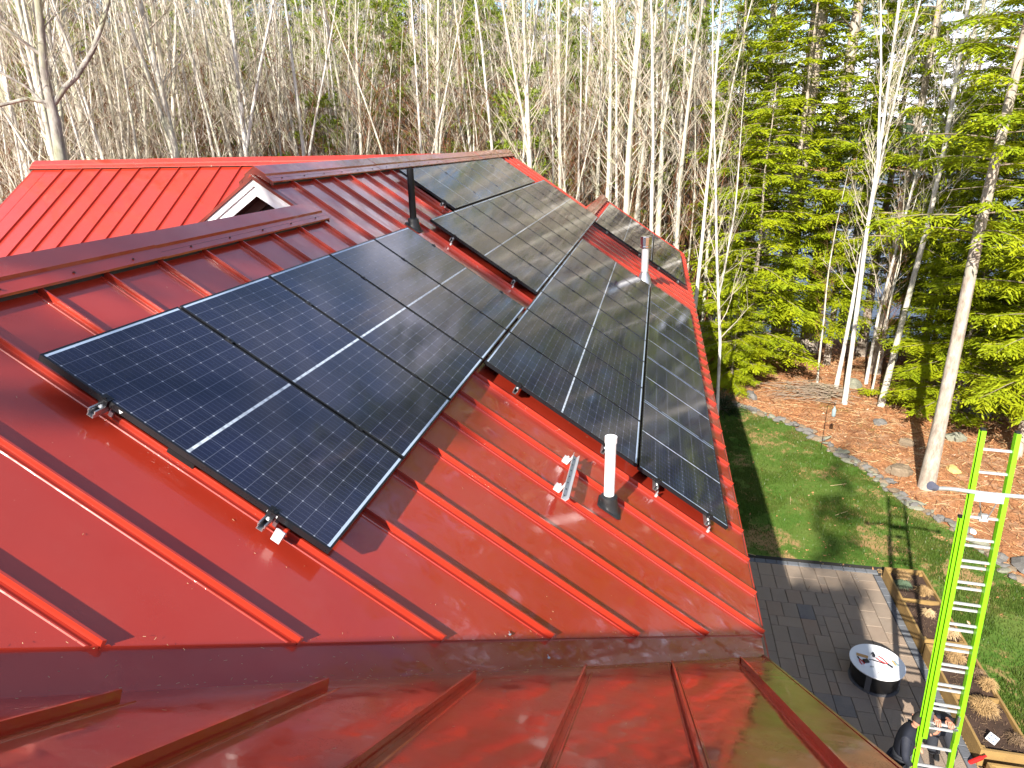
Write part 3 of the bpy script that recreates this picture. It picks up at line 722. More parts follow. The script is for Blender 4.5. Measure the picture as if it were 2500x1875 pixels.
# ------------------------------------------------------------------ ground, lawn, water
def hgt(x, y):
    d = math.hypot(x, y)
    t = min(1, max(0, (x - 26) / 16)); t = t * t * (3 - 2 * t)
    w = 1 / (1 + math.exp((y - 8) / 4))                # lake side (right)
    z = G - 1.9 * t * w
    z += (1 - w) * min(1, max(0, (d - 25) / 60)) * 3.2
    nb = .10 * math.sin(x * .7 + y * .31) * math.cos(y * .53 - x * .2) if (x > 14 or y < -12 or y > 12) else 0
    lawn_f = 1 if (x > 23 or y < -13) else 0
    z += nb * .8 * min(1, max(0, (abs(y + 9) + x - 24) / 6))
    if x > 230: z += min(1, (x - 230) / 90) * 16 * (.6 + .4 * math.sin(y * .013 + 1))
    return z
def grid(name, xs, ys, fn, mat, smooth=True):
    mb = MB(); n = len(ys)
    mb.v = [(x, y, fn(x, y)) for x in xs for y in ys]
    mb.f = [(i * n + j, (i + 1) * n + j, (i + 1) * n + j + 1, i * n + j + 1) for i in range(len(xs) - 1) for j in range(n - 1)]
    return ob(name, mb, mat, None, smooth)
def nonuni(a, b, fine0, fine1, step, big):
    r = []; q = a
    while q < b: r.append(q); q += step if fine0 <= q < fine1 else big
    r.append(b); return r
tag(grid('ground', nonuni(-60, 1400, -10, 60, 1.0, 18), nonuni(-600, 700, -40, 60, 1.2, 20), hgt, 'forest_floor'), kind='structure')
mb = MB(); mb.add([(30, -600, G - 1.25), (1300, -600, G - 1.25), (1300, 12, G - 1.25), (30, 12, G - 1.25)], [(0, 1, 2, 3)])
tag(ob('lake', mb, 'lake_water'), kind='structure')
EDGE = [(22.6, -4.6), (21.8, -5.6), (21.0, -6.75), (20.0, -7.8), (19.2, -8.35), (18.05, -8.74), (17.1, -9.28), (16.1, -9.62), (15.0, -9.93), (14.2, -10.4), (13.7, -10.7), (12.9, -10.95), (12.0, -11.15), (10.5, -11.6), (8.0, -12.2), (4, -12.6), (-4, -13)]
poly = [(-6, -3.7)] + [(x, y) for x, y in EDGE[::-1]] + [(22.6, -3.7)]
mb = MB(); mb.add([(x, y, G + .03) for x, y in poly], [tuple(range(len(poly)))])
tag(ob('lawn', mb, 'lawn_soil'), kind='structure')
def in_lawn(x, y):
    if y > -3.8 or x > 22.4: return False
    for (a, b), (c, d) in zip(EDGE[:-1], EDGE[1:]):
        if min(a, c) <= x <= max(a, c):
            return y > b + (d - b) * (x - a) / (c - a + 1e-9) + .12
    return x < 4
# grass blades
def blades(name, n, sampler, hmin, hmax, wid, mat, label, lean=.5, seed=5):
    r = np.random.default_rng(seed); pts = sampler(n, r); n = len(pts)
    h = r.uniform(hmin, hmax, n); a = r.uniform(0, 2 * np.pi, n); l = r.uniform(0, lean, n) * h; la = r.uniform(0, 2 * np.pi, n)
    w = np.stack([np.cos(a), np.sin(a), 0 * a], 1) * wid
    tip = pts + np.stack([np.cos(la) * l, np.sin(la) * l, h], 1)
    v = np.concatenate([pts - w, pts + w, tip], 1).reshape(-1, 3)
    m = bpy.data.meshes.new(name); m.vertices.add(3 * n); m.vertices.foreach_set('co', v.ravel()); m.loops.add(3 * n); m.loops.foreach_set('vertex_index', np.arange(3 * n, dtype=np.int32))
    m.polygons.add(n); m.polygons.foreach_set('loop_start', np.arange(0, 3 * n, 3, dtype=np.int32)); m.polygons.foreach_set('loop_total', np.full(n, 3, dtype=np.int32)); m.materials.append(M[mat]); m.update(); m.validate()
    return tag(obj(name, m), label, name.replace('_', ' '), kind='stuff')
import mathutils.noise as mn
def lawn_sampler(n, r):
    out_ = []
    while len(out_) < n:
        x, y = r.uniform(4.8, 22.4), r.uniform(-12.8, -4.6)
        if x < 11.75 and y > -9.25: continue
        if not in_lawn(x, y): continue
        bare = mn.noise(Vector((x * .8, y * .8, 3)))
        if (bare > .10 or mn.noise(Vector((x * 2.3, y * 2.3, 9))) > .28 or (x > 11.5 and x < 12.8 and y > -9)) and r.random() < .8: continue
        out_.append((x, y, G + .03))
    return np.array(out_)
blades('lawn_grass', 95000, lawn_sampler, .03, .075, .009, 'grass_blade', 'short green spring lawn grass with patches of bare straw')
def litter(n, seed):
    r = np.random.default_rng(seed); v = []; k = 0
    while k < n:
        x, y = r.uniform(9, 34), r.uniform(-20, -3)
        inl = in_lawn(x, y)
        if inl and r.random() > .05: continue
        z = (G + .045) if inl else hgt(x, y) + .015; s = r.uniform(.018, .05); a = r.uniform(0, 6.28); tl = r.normal(0, .45, 2)
        ca, sa = np.cos(a) * s, np.sin(a) * s
        v += [(x - ca, y - sa, z), (x + sa * .5, y - ca * .5, z + tl[0] * s), (x + ca, y + sa, z + abs(tl[1]) * s), (x - sa * .5, y + ca * .5, z - tl[0] * s * .3 + .01)]; k += 1
    mb = MB(); mb.v = v; mb.f = [(4 * i, 4 * i + 1, 4 * i + 2, 4 * i + 3) for i in range(n)]
    return tag(ob('leaf_litter', mb, 'leaf_litter'), 'orange brown fallen leaves covering the woodland floor', 'leaves', kind='stuff')
litter(45000, 9)
def twigs_on_ground(n, mat, label, seed, smin, smax):
    r = random.Random(seed); mb = MB(); k = 0
    while k < n:
        x, y = r.uniform(10, 30), r.uniform(-18, -4)
        if in_lawn(x, y) and r.random() > .015: continue
        a = r.uniform(0, 6.28); q = r.uniform(smin, smax); z = max(hgt(x, y), G + .03 if in_lawn(x, y) else -99) + .02
        mb.tube([(x, y, z), (x + math.cos(a) * q, y + math.sin(a) * q, z + r.uniform(0, .05))], r.uniform(.004, .009), 3, False); k += 1
    tag(ob('ground_twigs', mb, mat), label, 'twigs', kind='stuff')
twigs_on_ground(2600, 'straw_pale', 'pale fallen twigs and chips littering the slope', 4, .05, .5)
twigs_on_ground(2600, 'red_twig', 'dark fallen twigs littering the slope', 5, .06, .6)

# ------------------------------------------------------------------ patio
base = MB(); base.box((7.2, -5.9, G + .012), (9.0, 5.2, .05)); patio = tag(ob('patio', base, 'joint_sand'), kind='structure')
def paver_mesh(w, d, r_):
    mb = MB(); e = .006; h = .055; x, y = w / 2 - .003, d / 2 - .003
    j = lambda: r_.uniform(-.0015, .0015)
    vs = [(-x, -y, 0), (x, -y, 0), (x, y, 0), (-x, y, 0)] + [(-x, -y, h - e), (x, -y, h - e), (x, y, h - e), (-x, y, h - e)] + [(-x + e, -y + e, h + j()), (x - e, -y + e, h + j()), (x - e, y - e, h + j()), (-x + e, y - e, h + j())]
    mb.add(vs, [(0, 1, 5, 4), (1, 2, 6, 5), (2, 3, 7, 6), (3, 0, 4, 7), (4, 5, 9, 8), (5, 6, 10, 9), (6, 7, 11, 10), (7, 4, 8, 11), (8, 9, 10, 11)]); return mb
r4 = random.Random(21); g_ = .155; NX, NY = 41, 19
X0p, Y1p = 11.36 - NX * g_, -8.17
occ = [[False] * NY for _ in range(NX)]; cache = {}
for i in range(NX - 1, -1, -1):
    for j in range(NY):
        if occ[i][j]: continue
        opts = [(3, 2), (2, 3), (2, 2), (2, 1), (1, 2), (2, 2), (3, 2), (1, 1)]; r4.shuffle(opts); opts.sort(key=lambda q: -q[0] * q[1] * r4.uniform(.35, 1))
        for (a, b) in opts + [(1, 1)]:
            if i - a + 1 < 0 or j + b > NY: continue
            if any(occ[i - p][j + q] for p in range(a) for q in range(b)): continue
            for p in range(a):
                for q in range(b): occ[i - p][j + q] = True
            cx, cy = X0p + (i + 1 - a / 2) * g_, Y1p + (j + b / 2) * g_
            if cx + cy < -1.9 + 1.1 or True:
                key = (a, b, r4.randrange(3))
                if key not in cache: cache[key] = paver_mesh(a * g_ - .004, b * g_ - .004, r4).mesh('paver', [M['paver']])
                # pavers hidden by the roof are left out
                if cy > -4.99: break
                o = obj('paver', cache[key], patio, loc=(cx, cy, G + .018 + r4.uniform(-.002, .002)), rot=(r4.uniform(-.004, .004), r4.uniform(-.004, .004), 0))
            break
bp = paver_mesh(.15, .235, r4).mesh('border_paver', [M['border_paver']]); bp2 = paver_mesh(.235, .15, r4).mesh('border_paver', [M['border_paver']])
y = -8.30
while y < -4.9: obj('border_paver', bp, patio, loc=(11.445, y + .12, G + .02)); y += .24
x = 11.30
while x > 5.2: obj('border_paver', bp2, patio, loc=(x - .12, -8.255, G + .02)); x -= .24
mb = MB(); mb.add([(5, -8.33, G + .036), (11.6, -8.33, G + .036), (11.6, -8.62, G + .036), (5, -8.62, G + .036)], [(0, 3, 2, 1)]); tag(ob('mulch_strip', mb, 'mulch'), kind='structure')
def chips(n):
    mb = MB(); r = random.Random(5)
    for i in range(n):
        x, y = r.uniform(5, 11.6), r.uniform(-8.62, -8.34); s = r.uniform(.008, .025); a = r.uniform(0, 3.1)
        mb.box((x, y, G + .045), (s * 2, s * .7, .006), Matrix.Rotation(a, 3, 'Z') @ Matrix.Rotation(r.uniform(-.5, .5), 3, 'X'))
    for i in range(260):
        x, y = r.uniform(9, 12.6), r.uniform(-9, -5) ; s = r.uniform(.008, .02)
        if x < 11.5: continue
        mb.box((x, y, G + .05), (s * 2, s * .7, .006), Matrix.Rotation(r.uniform(0, 3), 3, 'Z'))
    return tag(ob('bark_chips', mb, 'straw'), 'bark chips and dry bits strewn beside the paved patio', 'bark chips', kind='stuff')
chips(1500)

# ------------------------------------------------------------------ raised beds
def bed(x0, x1, y0, y1, dividers, label, h=.36):
    t = thing('raised_bed', label, 'raised bed', (0, 0, 0), group='timber raised beds along the patio')
    th = .04; yh = -8.30
    def bd(x, y, w, d, z0=G + .02, z1=G + h, jit=.004):
        mb = MB(); r = rnd.uniform(-jit, jit); mb.box((x, y, (z0 + z1) / 2 + r), (w, d, z1 - z0)); return ob('board', mb, 'cedar', t)
    half = (h - .02) / 2
    for z0, z1 in ((G + .02, G + .02 + half - .003), (G + .02 + half, G + h)):
        bd((x0 + x1) / 2, y1, x1 - x0, th, z0, z1); bd((x0 + x1) / 2, y0, x1 - x0, th, z0, z1)
        bd(x0 - .022, (y0 + y1) / 2, th, y1 - y0 + .04, z0, z1); bd(x1 + .022, (y0 + y1) / 2, th, y1 - y0 + .04, z0, z1)
    for d in dividers: bd(d, (y0 + y1) / 2, .035, y1 - y0 - .05, G + .1, G + h - .01)
    for px, py in ((x0 + .045, y0 + .045), (x1 - .045, y0 + .045), (x0 + .045, y1 - .045), (x1 - .045, y1 - .045)):
        mb = MB(); mb.box((px, py, G + h / 2 - .01), (.07, .07, h - .03)); ob('corner_post', mb, 'cedar', t)
    n = 26; mb = MB(); r = random.Random(int(x0 * 10)); xs = [x0 + .02 + (x1 - x0 - .04) * i / n for i in range(n + 1)]; ys = [y0 + .02 + (y1 - y0 - .04) * j / 9 for j in range(10)]
    mb.v = [(x, y, G + h - .09 + .035 * mn.noise(Vector((x * 4, y * 4, 0)))) for x in xs for y in ys]
    mb.f = [(i * 10 + j, (i + 1) * 10 + j, (i + 1) * 10 + j + 1, i * 10 + j + 1) for i in range(n) for j in range(9)]
    ob('soil', mb, 'soil', t, True)
    # leaf bits and twigs on the soil
    mb = MB()
    for i in range(240):
        x, y = r.uniform(x0 + .05, x1 - .05), r.uniform(y0 + .05, y1 - .05); a = r.uniform(0, 6.28); s = r.uniform(.01, .12) if r.random() < .3 else r.uniform(.008, .02)
        z = G + h - .075; mb.tube([(x, y, z), (x + math.cos(a) * s, y + math.sin(a) * s, z + r.uniform(0, .04))], .0025, 3)
    ob('dead_stems', mb, 'dead_stem', t)['kind'] = 'stuff'
    return t
bed(8.95, 11.19, -9.09, -8.36, [10.16], 'timber raised bed at the far end of the patio, with a divider board')
bed(6.47, 8.75, -9.10, -8.37, [7.58], 'middle timber raised bed beside the green ladder, holding tufts of dry grass')
bed(3.6, 6.22, -8.98, -8.40, [], 'timber raised bed at the bottom right corner, only its end showing', h=.30)
def tuft(x, y, r_, hh, n, mat, name, label, cat, seed, z=G + .28, flat=.8, group=None):
    mb = MB(); r = random.Random(seed)
    for i in range(n):
        a = r.uniform(0, 6.28); q = r.uniform(0, 1) ** .7; L_ = hh * r.uniform(.6, 1.1); ll = q * r_ * flat
        p0 = Vector((math.cos(a) * .05 * r.random(), math.sin(a) * .05 * r.random(), 0)); p2 = Vector((math.cos(a) * ll, math.sin(a) * ll, L_ * (1 - .35 * q)))
        p1_ = p0.lerp(p2, .5) + Vector((0, 0, L_ * .12)); p3 = p2 + Vector((math.cos(a + r.uniform(-1, 1)) * .07 * r_ / .2, math.sin(a) * .05, -.06 * r.random()))
        mb.tube([p0, p1_, p2, p3], [.004, .004, .003, .0015], 3, False)
    o = ob(name, mb, mat); o.location = (x, y, z); return tag(o, label, cat, group)
gg = 'dry ornamental grass tufts in the raised beds'
for (x, y, r_, hh, n, mat, lab, sd) in (
    (10.95, -8.62, .17, .20, 330, 'straw', 'dry tan grass tuft in the far corner of the far raised bed', 1),
    (10.42, -8.85, .17, .24, 330, 'straw', 'dry tan grass tuft beside the sage plant in the far raised bed', 2),
    (9.75, -8.72, .14, .16, 200, 'straw_pale', 'low straggly straw tuft in the far bed below the divider board', 3),
    (9.15, -8.88, .18, .24, 340, 'straw_pale', 'pale sunlit grass tuft at the near end of the far raised bed', 4),
    (8.45, -8.72, .19, .26, 380, 'straw', 'golden grass tuft just behind the ladder in the middle raised bed', 5),
    (7.85, -9.0, .17, .26, 340, 'straw', 'brown grass tuft against the lawn-side board of the middle bed', 6),
    (7.28, -8.72, .23, .30, 520, 'straw', 'largest golden grass tuft, near the middle bed divider', 7),
    (6.75, -8.98, .15, .14, 180, 'dead_stem', 'thin wiry grass tuft beside the white square card', 8)):
    tuft(x, y, r_, hh, n, mat, 'grass_tuft', lab, 'dry grass', sd, group=gg)
tuft(10.68, -8.55, .17, .13, 420, 'sage', 'sage_plant', 'low grey-green leafy plant in the far raised bed', 'plant', 9)
tuft(8.2, -8.98, .20, .12, 260, 'dead_stem', 'dead_plant', 'grey tangled dead plant spilling over the middle bed board', 'dead plant', 10)
# white square card in the bed
t = thing('plant_card', 'small white square card lying tilted on the soil of the middle bed', 'card', (6.70, -8.62, G + .345), (-.5, -.15, .75))
mb = MB(); mb.box((0, 0, 0), (.14, .14, .006)); ob('card', mb, 'card_white', t)
for (a, b) in ((-.03, .032), (.032, .03), (.03, -.03), (-.032, -.03)):
    mb = MB(); mb.box((a, b, .0045), (.036, .030, .003)); ob('print_patch', mb, 'print_grey', t)
for (a, b) in ((0, .008), (.012, -.012), (-.01, -.006)):
    mb = MB(); mb.box((a, b, .0045), (.014, .014, .002)); ob('print_patch', mb, 'print_yellow', t)
mb = MB(); mb.lathe([(.03, 0), (.034, .02), (.034, .22), (.018, .26), (.016, .31)], 14); o = ob('red_bottle', mb, 'tool_red'); o.location = (6.42, -8.24, G + .08); o.rotation_euler = (.5, -.3, 0); smooth_by(o); tag(o, 'red cylinder standing at the patio edge by the raised bed corner', 'bottle')

# ------------------------------------------------------------------ fire table and tools
TX, TY = 7.99, -7.28
t = thing('fire_table', 'round low table with a white top and black drum base on the patio', 'table', (TX, TY, G + .07))
mb = MB(); mb.lathe([(.0, .385), (.445, .385), (.452, .392), (.452, .408), (.447, .412), (.0, .413)][1:], 56); o = ob('table_top', mb, 'table_white', t); smooth_by(o, 30)
mb = MB(); mb.lathe([(.37, .02), (.39, .06), (.39, .384)], 40); o = ob('drum', mb, 'table_black', t); smooth_by(o, 30)
mb = MB(); mb.lathe([(.42, .0), (.42, .018), (.38, .02)], 40); o = ob('base_ring', mb, 'table_grey', t); smooth_by(o, 30)
for k in range(4):
    a = math.radians(58 + 90 * k); mb = MB(); mb.box((.395 * math.cos(a) - 0, .395 * math.sin(a), .19), (.02, .09, .37), Matrix.Rotation(a, 3, 'Z')); ob('leg', mb, 'table_grey', t)
ZT = G + .07 + .414
def on_table(dx, dy): return (TX + dx, TY + dy, ZT)
# image-left of the table is +Y, image-up is +X
def pliers(dx, dy, rot, s, label, jaw_mat='tool_black'):
    t = thing('pliers', label, 'pliers', on_table(dx, dy), (0, 0, rot))
    for sg in (-1, 1):
        mb = MB(); mb.tube([(0, 0, .012), (-.05 * s, sg * .022 * s, .012), (-.11 * s, sg * .036 * s, .012), (-.17 * s, sg * .030 * s, .012)], [.007, .009, .010, .008], 8); ob('handle', mb, 'tool_red', t, True)
        mb = MB(); mb.box((.035 * s, sg * .007 * s, .012), (.07 * s, .012 * s, .014)); ob('jaw', mb, jaw_mat, t)
    mb = MB(); mb.lathe([(.014 * s, .004), (.014 * s, .021)], 12); ob('pivot', mb, jaw_mat, t)
pliers(-.06, -.16, math.radians(-140), 1.25, 'large red-handled cutting pliers lying in the middle of the white table')
pliers(-.00, .30, math.radians(15), .8, 'small red-handled pliers on the left side of the white table')
mb = MB(); mb.box((0, 0, .008), (.20, .012, .014)); mb.tube([(.1, 0, .008), (.16, .02, .008)], .006, 6); o = ob('screwdriver', mb, 'tool_black'); o.location = on_table(-.02, -.02); o.rotation_euler = (0, 0, 1.2); tag(o, 'black handled tool crossing the big red pliers on the table', 'tool')
mb = MB(); mb.box((0, 0, .004), (.07, .19, .008)); mb.box((0.0, 0, .010), (.045, .12, .004)); o = ob('cardboard_piece', mb, 'card_tan'); o.location = on_table(.10, .225); o.rotation_euler = (0, 0, -.28); tag(o, 'tan strip of cardboard near the left rim of the white table', 'cardboard')
t = thing('tape_measure', 'black and white tape measure on the left part of the white table', 'tape measure', on_table(-.055, .205), (0, 0, .3))
mb = MB(); mb.box((0, 0, .022), (.075, .085, .04)); ob('case', mb, 'tool_black', t); mb = MB(); mb.box((-.05, 0, .008), (.022, .13, .012)); ob('blade', mb, 'card_white', t)
mb = MB(); mb.box((0, 0, .02), (.05, .04, .04)); mb.tube([(.03, 0, .02), (.05, .02, .03), (.02, .04, .02)], .006, 6); mb.box((.07, -.01, .012), (.03, .025, .024)); o = ob('wire_connectors', mb, 'tool_black'); o.location = on_table(.12, .03); tag(o, 'small black plug connectors at the top middle of the white table', 'connectors')
t = thing('wrapped_tool', 'clear packet holding a brown handled bit at the right of the table', 'packet', on_table(.0, -.30), (0, 0, .25))
mb = MB(); mb.box((0, 0, .006), (.12, .055, .012)); ob('packet', mb, 'glass_jar', t); mb = MB(); mb.box((0, .03, .012), (.11, .02, .018)); ob('handle', mb, 'card_tan', t)
mb = MB(); mb.tube([(-.10, .06, .003), (.06, -.10, .003)], .003, 5); o = ob('thin_rod', mb, 'dead_stem'); o.location = on_table(-.21, .02); tag(o, 'thin straight rod lying near the front rim of the table', 'rod')
mb = MB(); mb.box((0, 0, .005), (.018, .055, .009)); o = ob('bolt', mb, 'steel_galv'); o.location = on_table(-.16, .13); tag(o, 'small grey bolt lying alone on the white table', 'bolt')
mb = MB(); mb.lathe([(.012, 0), (.012, .005)], 8); o = ob('washer', mb, 'steel_galv'); o.location = on_table(-.28, -.16); tag(o, 'little washer near the front right rim of the white table', 'washer')

# ------------------------------------------------------------------ extension ladder
LX = Vector((6.075, -7.354, -2.827)); LD = Vector((-.158, .033, -1)).normalized(); LS = Vector((-.027, -1, -.078)); LS = (LS - LD * LS.dot(LD)).normalized(); LN = LD.cross(LS).normalized()   # LN: towards the camera side or away
if LN.dot(CAM - LX) < 0: LN = -LN
lad = thing('extension_ladder', 'lime green fibreglass extension ladder with silver rungs held upright on the patio', 'ladder', (0, 0, 0))
def lp(k, s, n=0): return LX + LD * (k * .3048) + LS * s + LN * n
KB = (LX.z - (G + .08)) / (.3048 * -LD.z)
def crail(k0, k1, s, n, dep, sgn, mat='lime_fibreglass', name='side_rail', fl=.030):
    t = .005
    pr = [(0, 0), (sgn * fl, 0), (sgn * fl, t), (sgn * t, t), (sgn * t, dep - t), (sgn * fl, dep - t), (sgn * fl, dep), (0, dep)]
    mb = MB(); mb.prism(pr, lambda a, b: lp(k0, s + a, n - b), lambda a, b: lp(k1, s + a, n - b)); return ob(name, mb, mat, lad)
FLY0, FLY1, BASE0 = -.80, KB - 4.5, 3.15
for sg in (-1, 1):
    crail(FLY0, FLY1, sg * .168, .045, .075, sg, name='side_rail', fl=.056)
    crail(BASE0, KB, sg * .194, -.022, .075, sg, name='side_rail', fl=.054)
    mb = MB(); mb.box(lp(FLY0 - .04, sg * .193, -.004), (.05, .05, .03)); ob('rail_cap', mb, 'black_rubber', lad)
    mb = MB(); mb.box(lp(BASE0 - .02, sg * .222, -.09), (.05, .05, .03)); ob('rail_cap', mb, 'black_rubber', lad)
    mb = MB(); mb.box(lp(KB + .05, sg * .22, -.09), (.10, .07, .07)); ob('foot', mb, 'black_rubber', lad)
    # lock hooks near the bottom of the fly section
    mb = MB(); mb.box(lp(13 - .4, sg * .165, .045), (.03, .028, .17)); mb.box(lp(13, sg * .150, .06), (.03, .05, .03)); ob('rung_lock', mb, 'aluminium', lad)
rg = MB(); rg.prism([(-.019, -.012), (.0, -.018), (.019, -.012), (.019, .012), (0, .018), (-.019, .012)], lambda a, b: Vector((a, b, -.178)), lambda a, b: Vector((a, b, .178)))
rme = rg.mesh('rung', [M['dull_aluminium']])
R3 = Matrix((LN, LD, LS)).transposed().to_4x4()
k = 0
while k < FLY1:
    obj('rung', rme, lad, mw=Matrix.Translation(lp(k, 0, -.004)) @ R3)
    if k > BASE0 : obj('rung', rme, lad, mw=Matrix.Translation(lp(k + .36, 0, -.062)) @ R3 @ Matrix.Diagonal((1, 1, 1.15, 1)))
    k += 1
while k < KB: obj('rung', rme, lad, mw=Matrix.Translation(lp(k + .36, 0, -.062)) @ R3 @ Matrix.Diagonal((1, 1, 1.15, 1))); k += 1
# stabiliser: wide standoff bar, plate and brace
mb = MB(); pts = [lp(1.45, -.80, .42), lp(1.55, -.72, .36), lp(1.68, -.58, .20), lp(1.78, -.40, .09), lp(1.84, -.2, .055), lp(1.86, 0, .05), lp(1.84, .2, .055), lp(1.78, .40, .09), lp(1.68, .58, .20), lp(1.55, .72, .36), lp(1.45, .80, .42)]
mb.tube(pts, .027, 10); o = ob('stabilizer_bar', mb, 'dull_aluminium', lad); smooth_by(o, 50)
for sg in (-1, 1):
    mb = MB(); mb.tube([lp(1.50, sg * .76, .40), lp(1.38, sg * .84, .44)], [.040, .058], 10); o = ob('stabilizer_cap', mb, 'sleeve_grey', lad); smooth_by(o, 50)
mb = MB()
mb.prism([(-.165, 1.80), (.165, 1.80), (.165, 2.22), (-.165, 2.22)], lambda a, b: lp(b, a, .048), lambda a, b: lp(b, a, .062)); ob('stabilizer_plate', mb, 'white_metal', lad)
mb = MB(); mb.tube([lp(2.2, -.10, .05), lp(3.0, -.03, .035)], .008, 6); mb.tube([lp(2.2, .10, .05), lp(3.0, .03, .035)], .008, 6); ob('stabilizer_brace', mb, 'aluminium', lad)
mb = MB(); mb.prism([(-.05, 2.82), (.05, 2.82), (.05, 3.12), (-.05, 3.12)], lambda a, b: lp(b, a, .03), lambda a, b: lp(b, a, -.03)); ob('brace_clip', mb, 'dull_aluminium', lad)
mb = MB(); mb.tube([lp(2.5, -.175, .03), lp(2.35, -.13, .06), lp(2.5, -.08, .07), lp(2.75, -.07, .05)], .004, 5); ob('cord', mb, 'black_plastic', lad)
mb = MB()
for (k0, k1) in ((3.62, 3.95),): mb.prism([(-.2105, k0), (-.2105, k1)] + [(-.2125, k1), (-.2125, k0)], lambda a, b: lp(b, a, -.066), lambda a, b: lp(b, a, -.115))
ob('rail_label', mb, 'tool_black', lad)

# ------------------------------------------------------------------ people (skin-modifier figures)
def skin_fig(name, verts, edges, radii, mat, parent, root=0, sub=2):
    me = bpy.data.meshes.new(name); me.from_pydata([tuple(v) for v in verts], edges, []); o = obj(name, me, parent)
    m = o.modifiers.new('skin', 'SKIN')
    for i, r in enumerate(radii):
        sv = me.skin_vertices[0].data[i]; sv.radius = (r, r) if not hasattr(r, '__len__') else r; sv.use_root = (i == root)
    m.use_smooth_shade = True
    s = o.modifiers.new('sub', 'SUBSURF'); s.levels = sub; s.render_levels = sub
    me.materials.append(M[mat]); return o
def head(parent, c, fwd, up, s=1.0, hair='hair_grey', cap=True):
    c = Vector(c); fwd = Vector(fwd).normalized(); up = Vector(up); side = up.cross(fwd).normalized(); up = fwd.cross(side).normalized()
    R_ = Matrix((side, fwd, up)).transposed()
    mb = MB(); n, k = 20, 15; vs = []
    for i in range(k):
        th = math.pi * i / (k - 1)
        for j in range(n):
            ph = 2 * math.pi * j / n; x = math.sin(th) * math.cos(ph); y = math.sin(th) * math.sin(ph); z = math.cos(th)
            px, py, pz = x * .075, y * .095, z * .118
            if z < 0: px *= 1 + z * .30; py *= 1 + z * (.12 if y > 0 else .35)
            if y > .5:
                if abs(x) < .22 and -.32 < z < .08: py += .022 * (1 - abs(x) / .22) * (1 if z < -.1 else .5)      # nose
                if .08 < z < .22 and .15 < abs(x) < .6: py -= .006                                                # eye sockets
                if -.62 < z < -.48: py += .006                                                                    # lips
            vs.append(R_ @ Vector((px, py, pz)) * s + c)
    fs = [(i * n + j, i * n + (j + 1) % n, (i + 1) * n + (j + 1) % n, (i + 1) * n + j) for i in range(k - 1) for j in range(n)]
    mb.add(vs, fs)
    for sx in (-1, 1): mb.tube([c + R_ @ Vector((sx * .073, -.01, .03)) * s, c + R_ @ Vector((sx * .088, -.018, .01)) * s, c + R_ @ Vector((sx * .075, -.008, -.03)) * s], [.008, .014, .007], 6)
    ob('head', mb, 'skin', parent, True)
    for sx in (-1, 1):
        mb = MB(); mb.lathe([(.002, -.008), (.008, -.004), (.009, 0), (.008, .004), (.002, .008)], 8, c + R_ @ Vector((sx * .03, .083, .012)) * s); ob('eye', mb, 'tool_black', parent, True)
    mb = MB(); vs = []; kk = 9
    for i in range(kk):
        th = math.pi * .60 * i / (kk - 1)
        for j in range(n):
            ph = 2 * math.pi * j / n; x = math.sin(th) * math.cos(ph); y = math.sin(th) * math.sin(ph); z = math.cos(th)
            t_ = th
            if y > .25: zz = max(z, .38 if cap else .45)
            else: zz = z
            rr = 1.10
            vs.append(R_ @ Vector((x * .075 * rr, y * .095 * rr if y < .25 or z > .4 else y * .09, zz * .118 * 1.08)) * s + c)
    fs = [(i * n + j, i * n + (j + 1) % n, (i + 1) * n + (j + 1) % n, (i + 1) * n + j) for i in range(kk - 1) for j in range(n)]
    mb.add(vs, fs); ob('hair', mb, hair, parent, True)
def hand(parent, wrist, fdir, palm_n, s=1.0, curl=1.0, thumb=1):
    """palm plus five separate curled fingers; fdir from wrist to knuckles, palm_n out of the back of the hand"""
    w = Vector(wrist); f = Vector(fdir).normalized(); nrm = Vector(palm_n); nrm = (nrm - f * nrm.dot(f)).normalized(); sd = f.cross(nrm)
    kn = w + f * .085 * s
    vs = [w, w + f * .045 * s, kn]; skin_fig('hand', [w - f * .05, w, w + f * .045 * s, kn], [(0, 1), (1, 2), (2, 3)], [(.026, .022), (.025, .02), (.041, .017), (.038, .014)], 'skin', parent, 0, 2)
    for i, (off, ln) in enumerate(((-.030, .070), (-.010, .080), (.010, .075), (.029, .058))):
        b = kn + sd * off * s * thumb - f * .012 * s
        p = [b]; d = f.copy(); ax = sd
        for q in range(3):
            ang = -curl * (.55, .85, .6)[q]
            d = d * math.cos(ang) + nrm * math.sin(ang) * 1.0; d.normalize(); p.append(p[-1] + d * ln * s * (.45, .32, .25)[q])
            nrm_r = nrm
        skin_fig('finger', p, [(0, 1), (1, 2), (2, 3)], [.0095 * s, .009 * s, .0082 * s, .007 * s], 'skin', parent, 0, 1)
    b = w + f * .025 * s - sd * .026 * s * thumb
    skin_fig('thumb', [b, b + (f * .7 - sd * thumb * .7 - nrm * .4).normalized() * .032, b + (f * .9 - sd * thumb * .25 - nrm * .9).normalized() * .062], [(0, 1), (1, 2)], [.013, .011, .009], 'skin', parent, 0, 1)

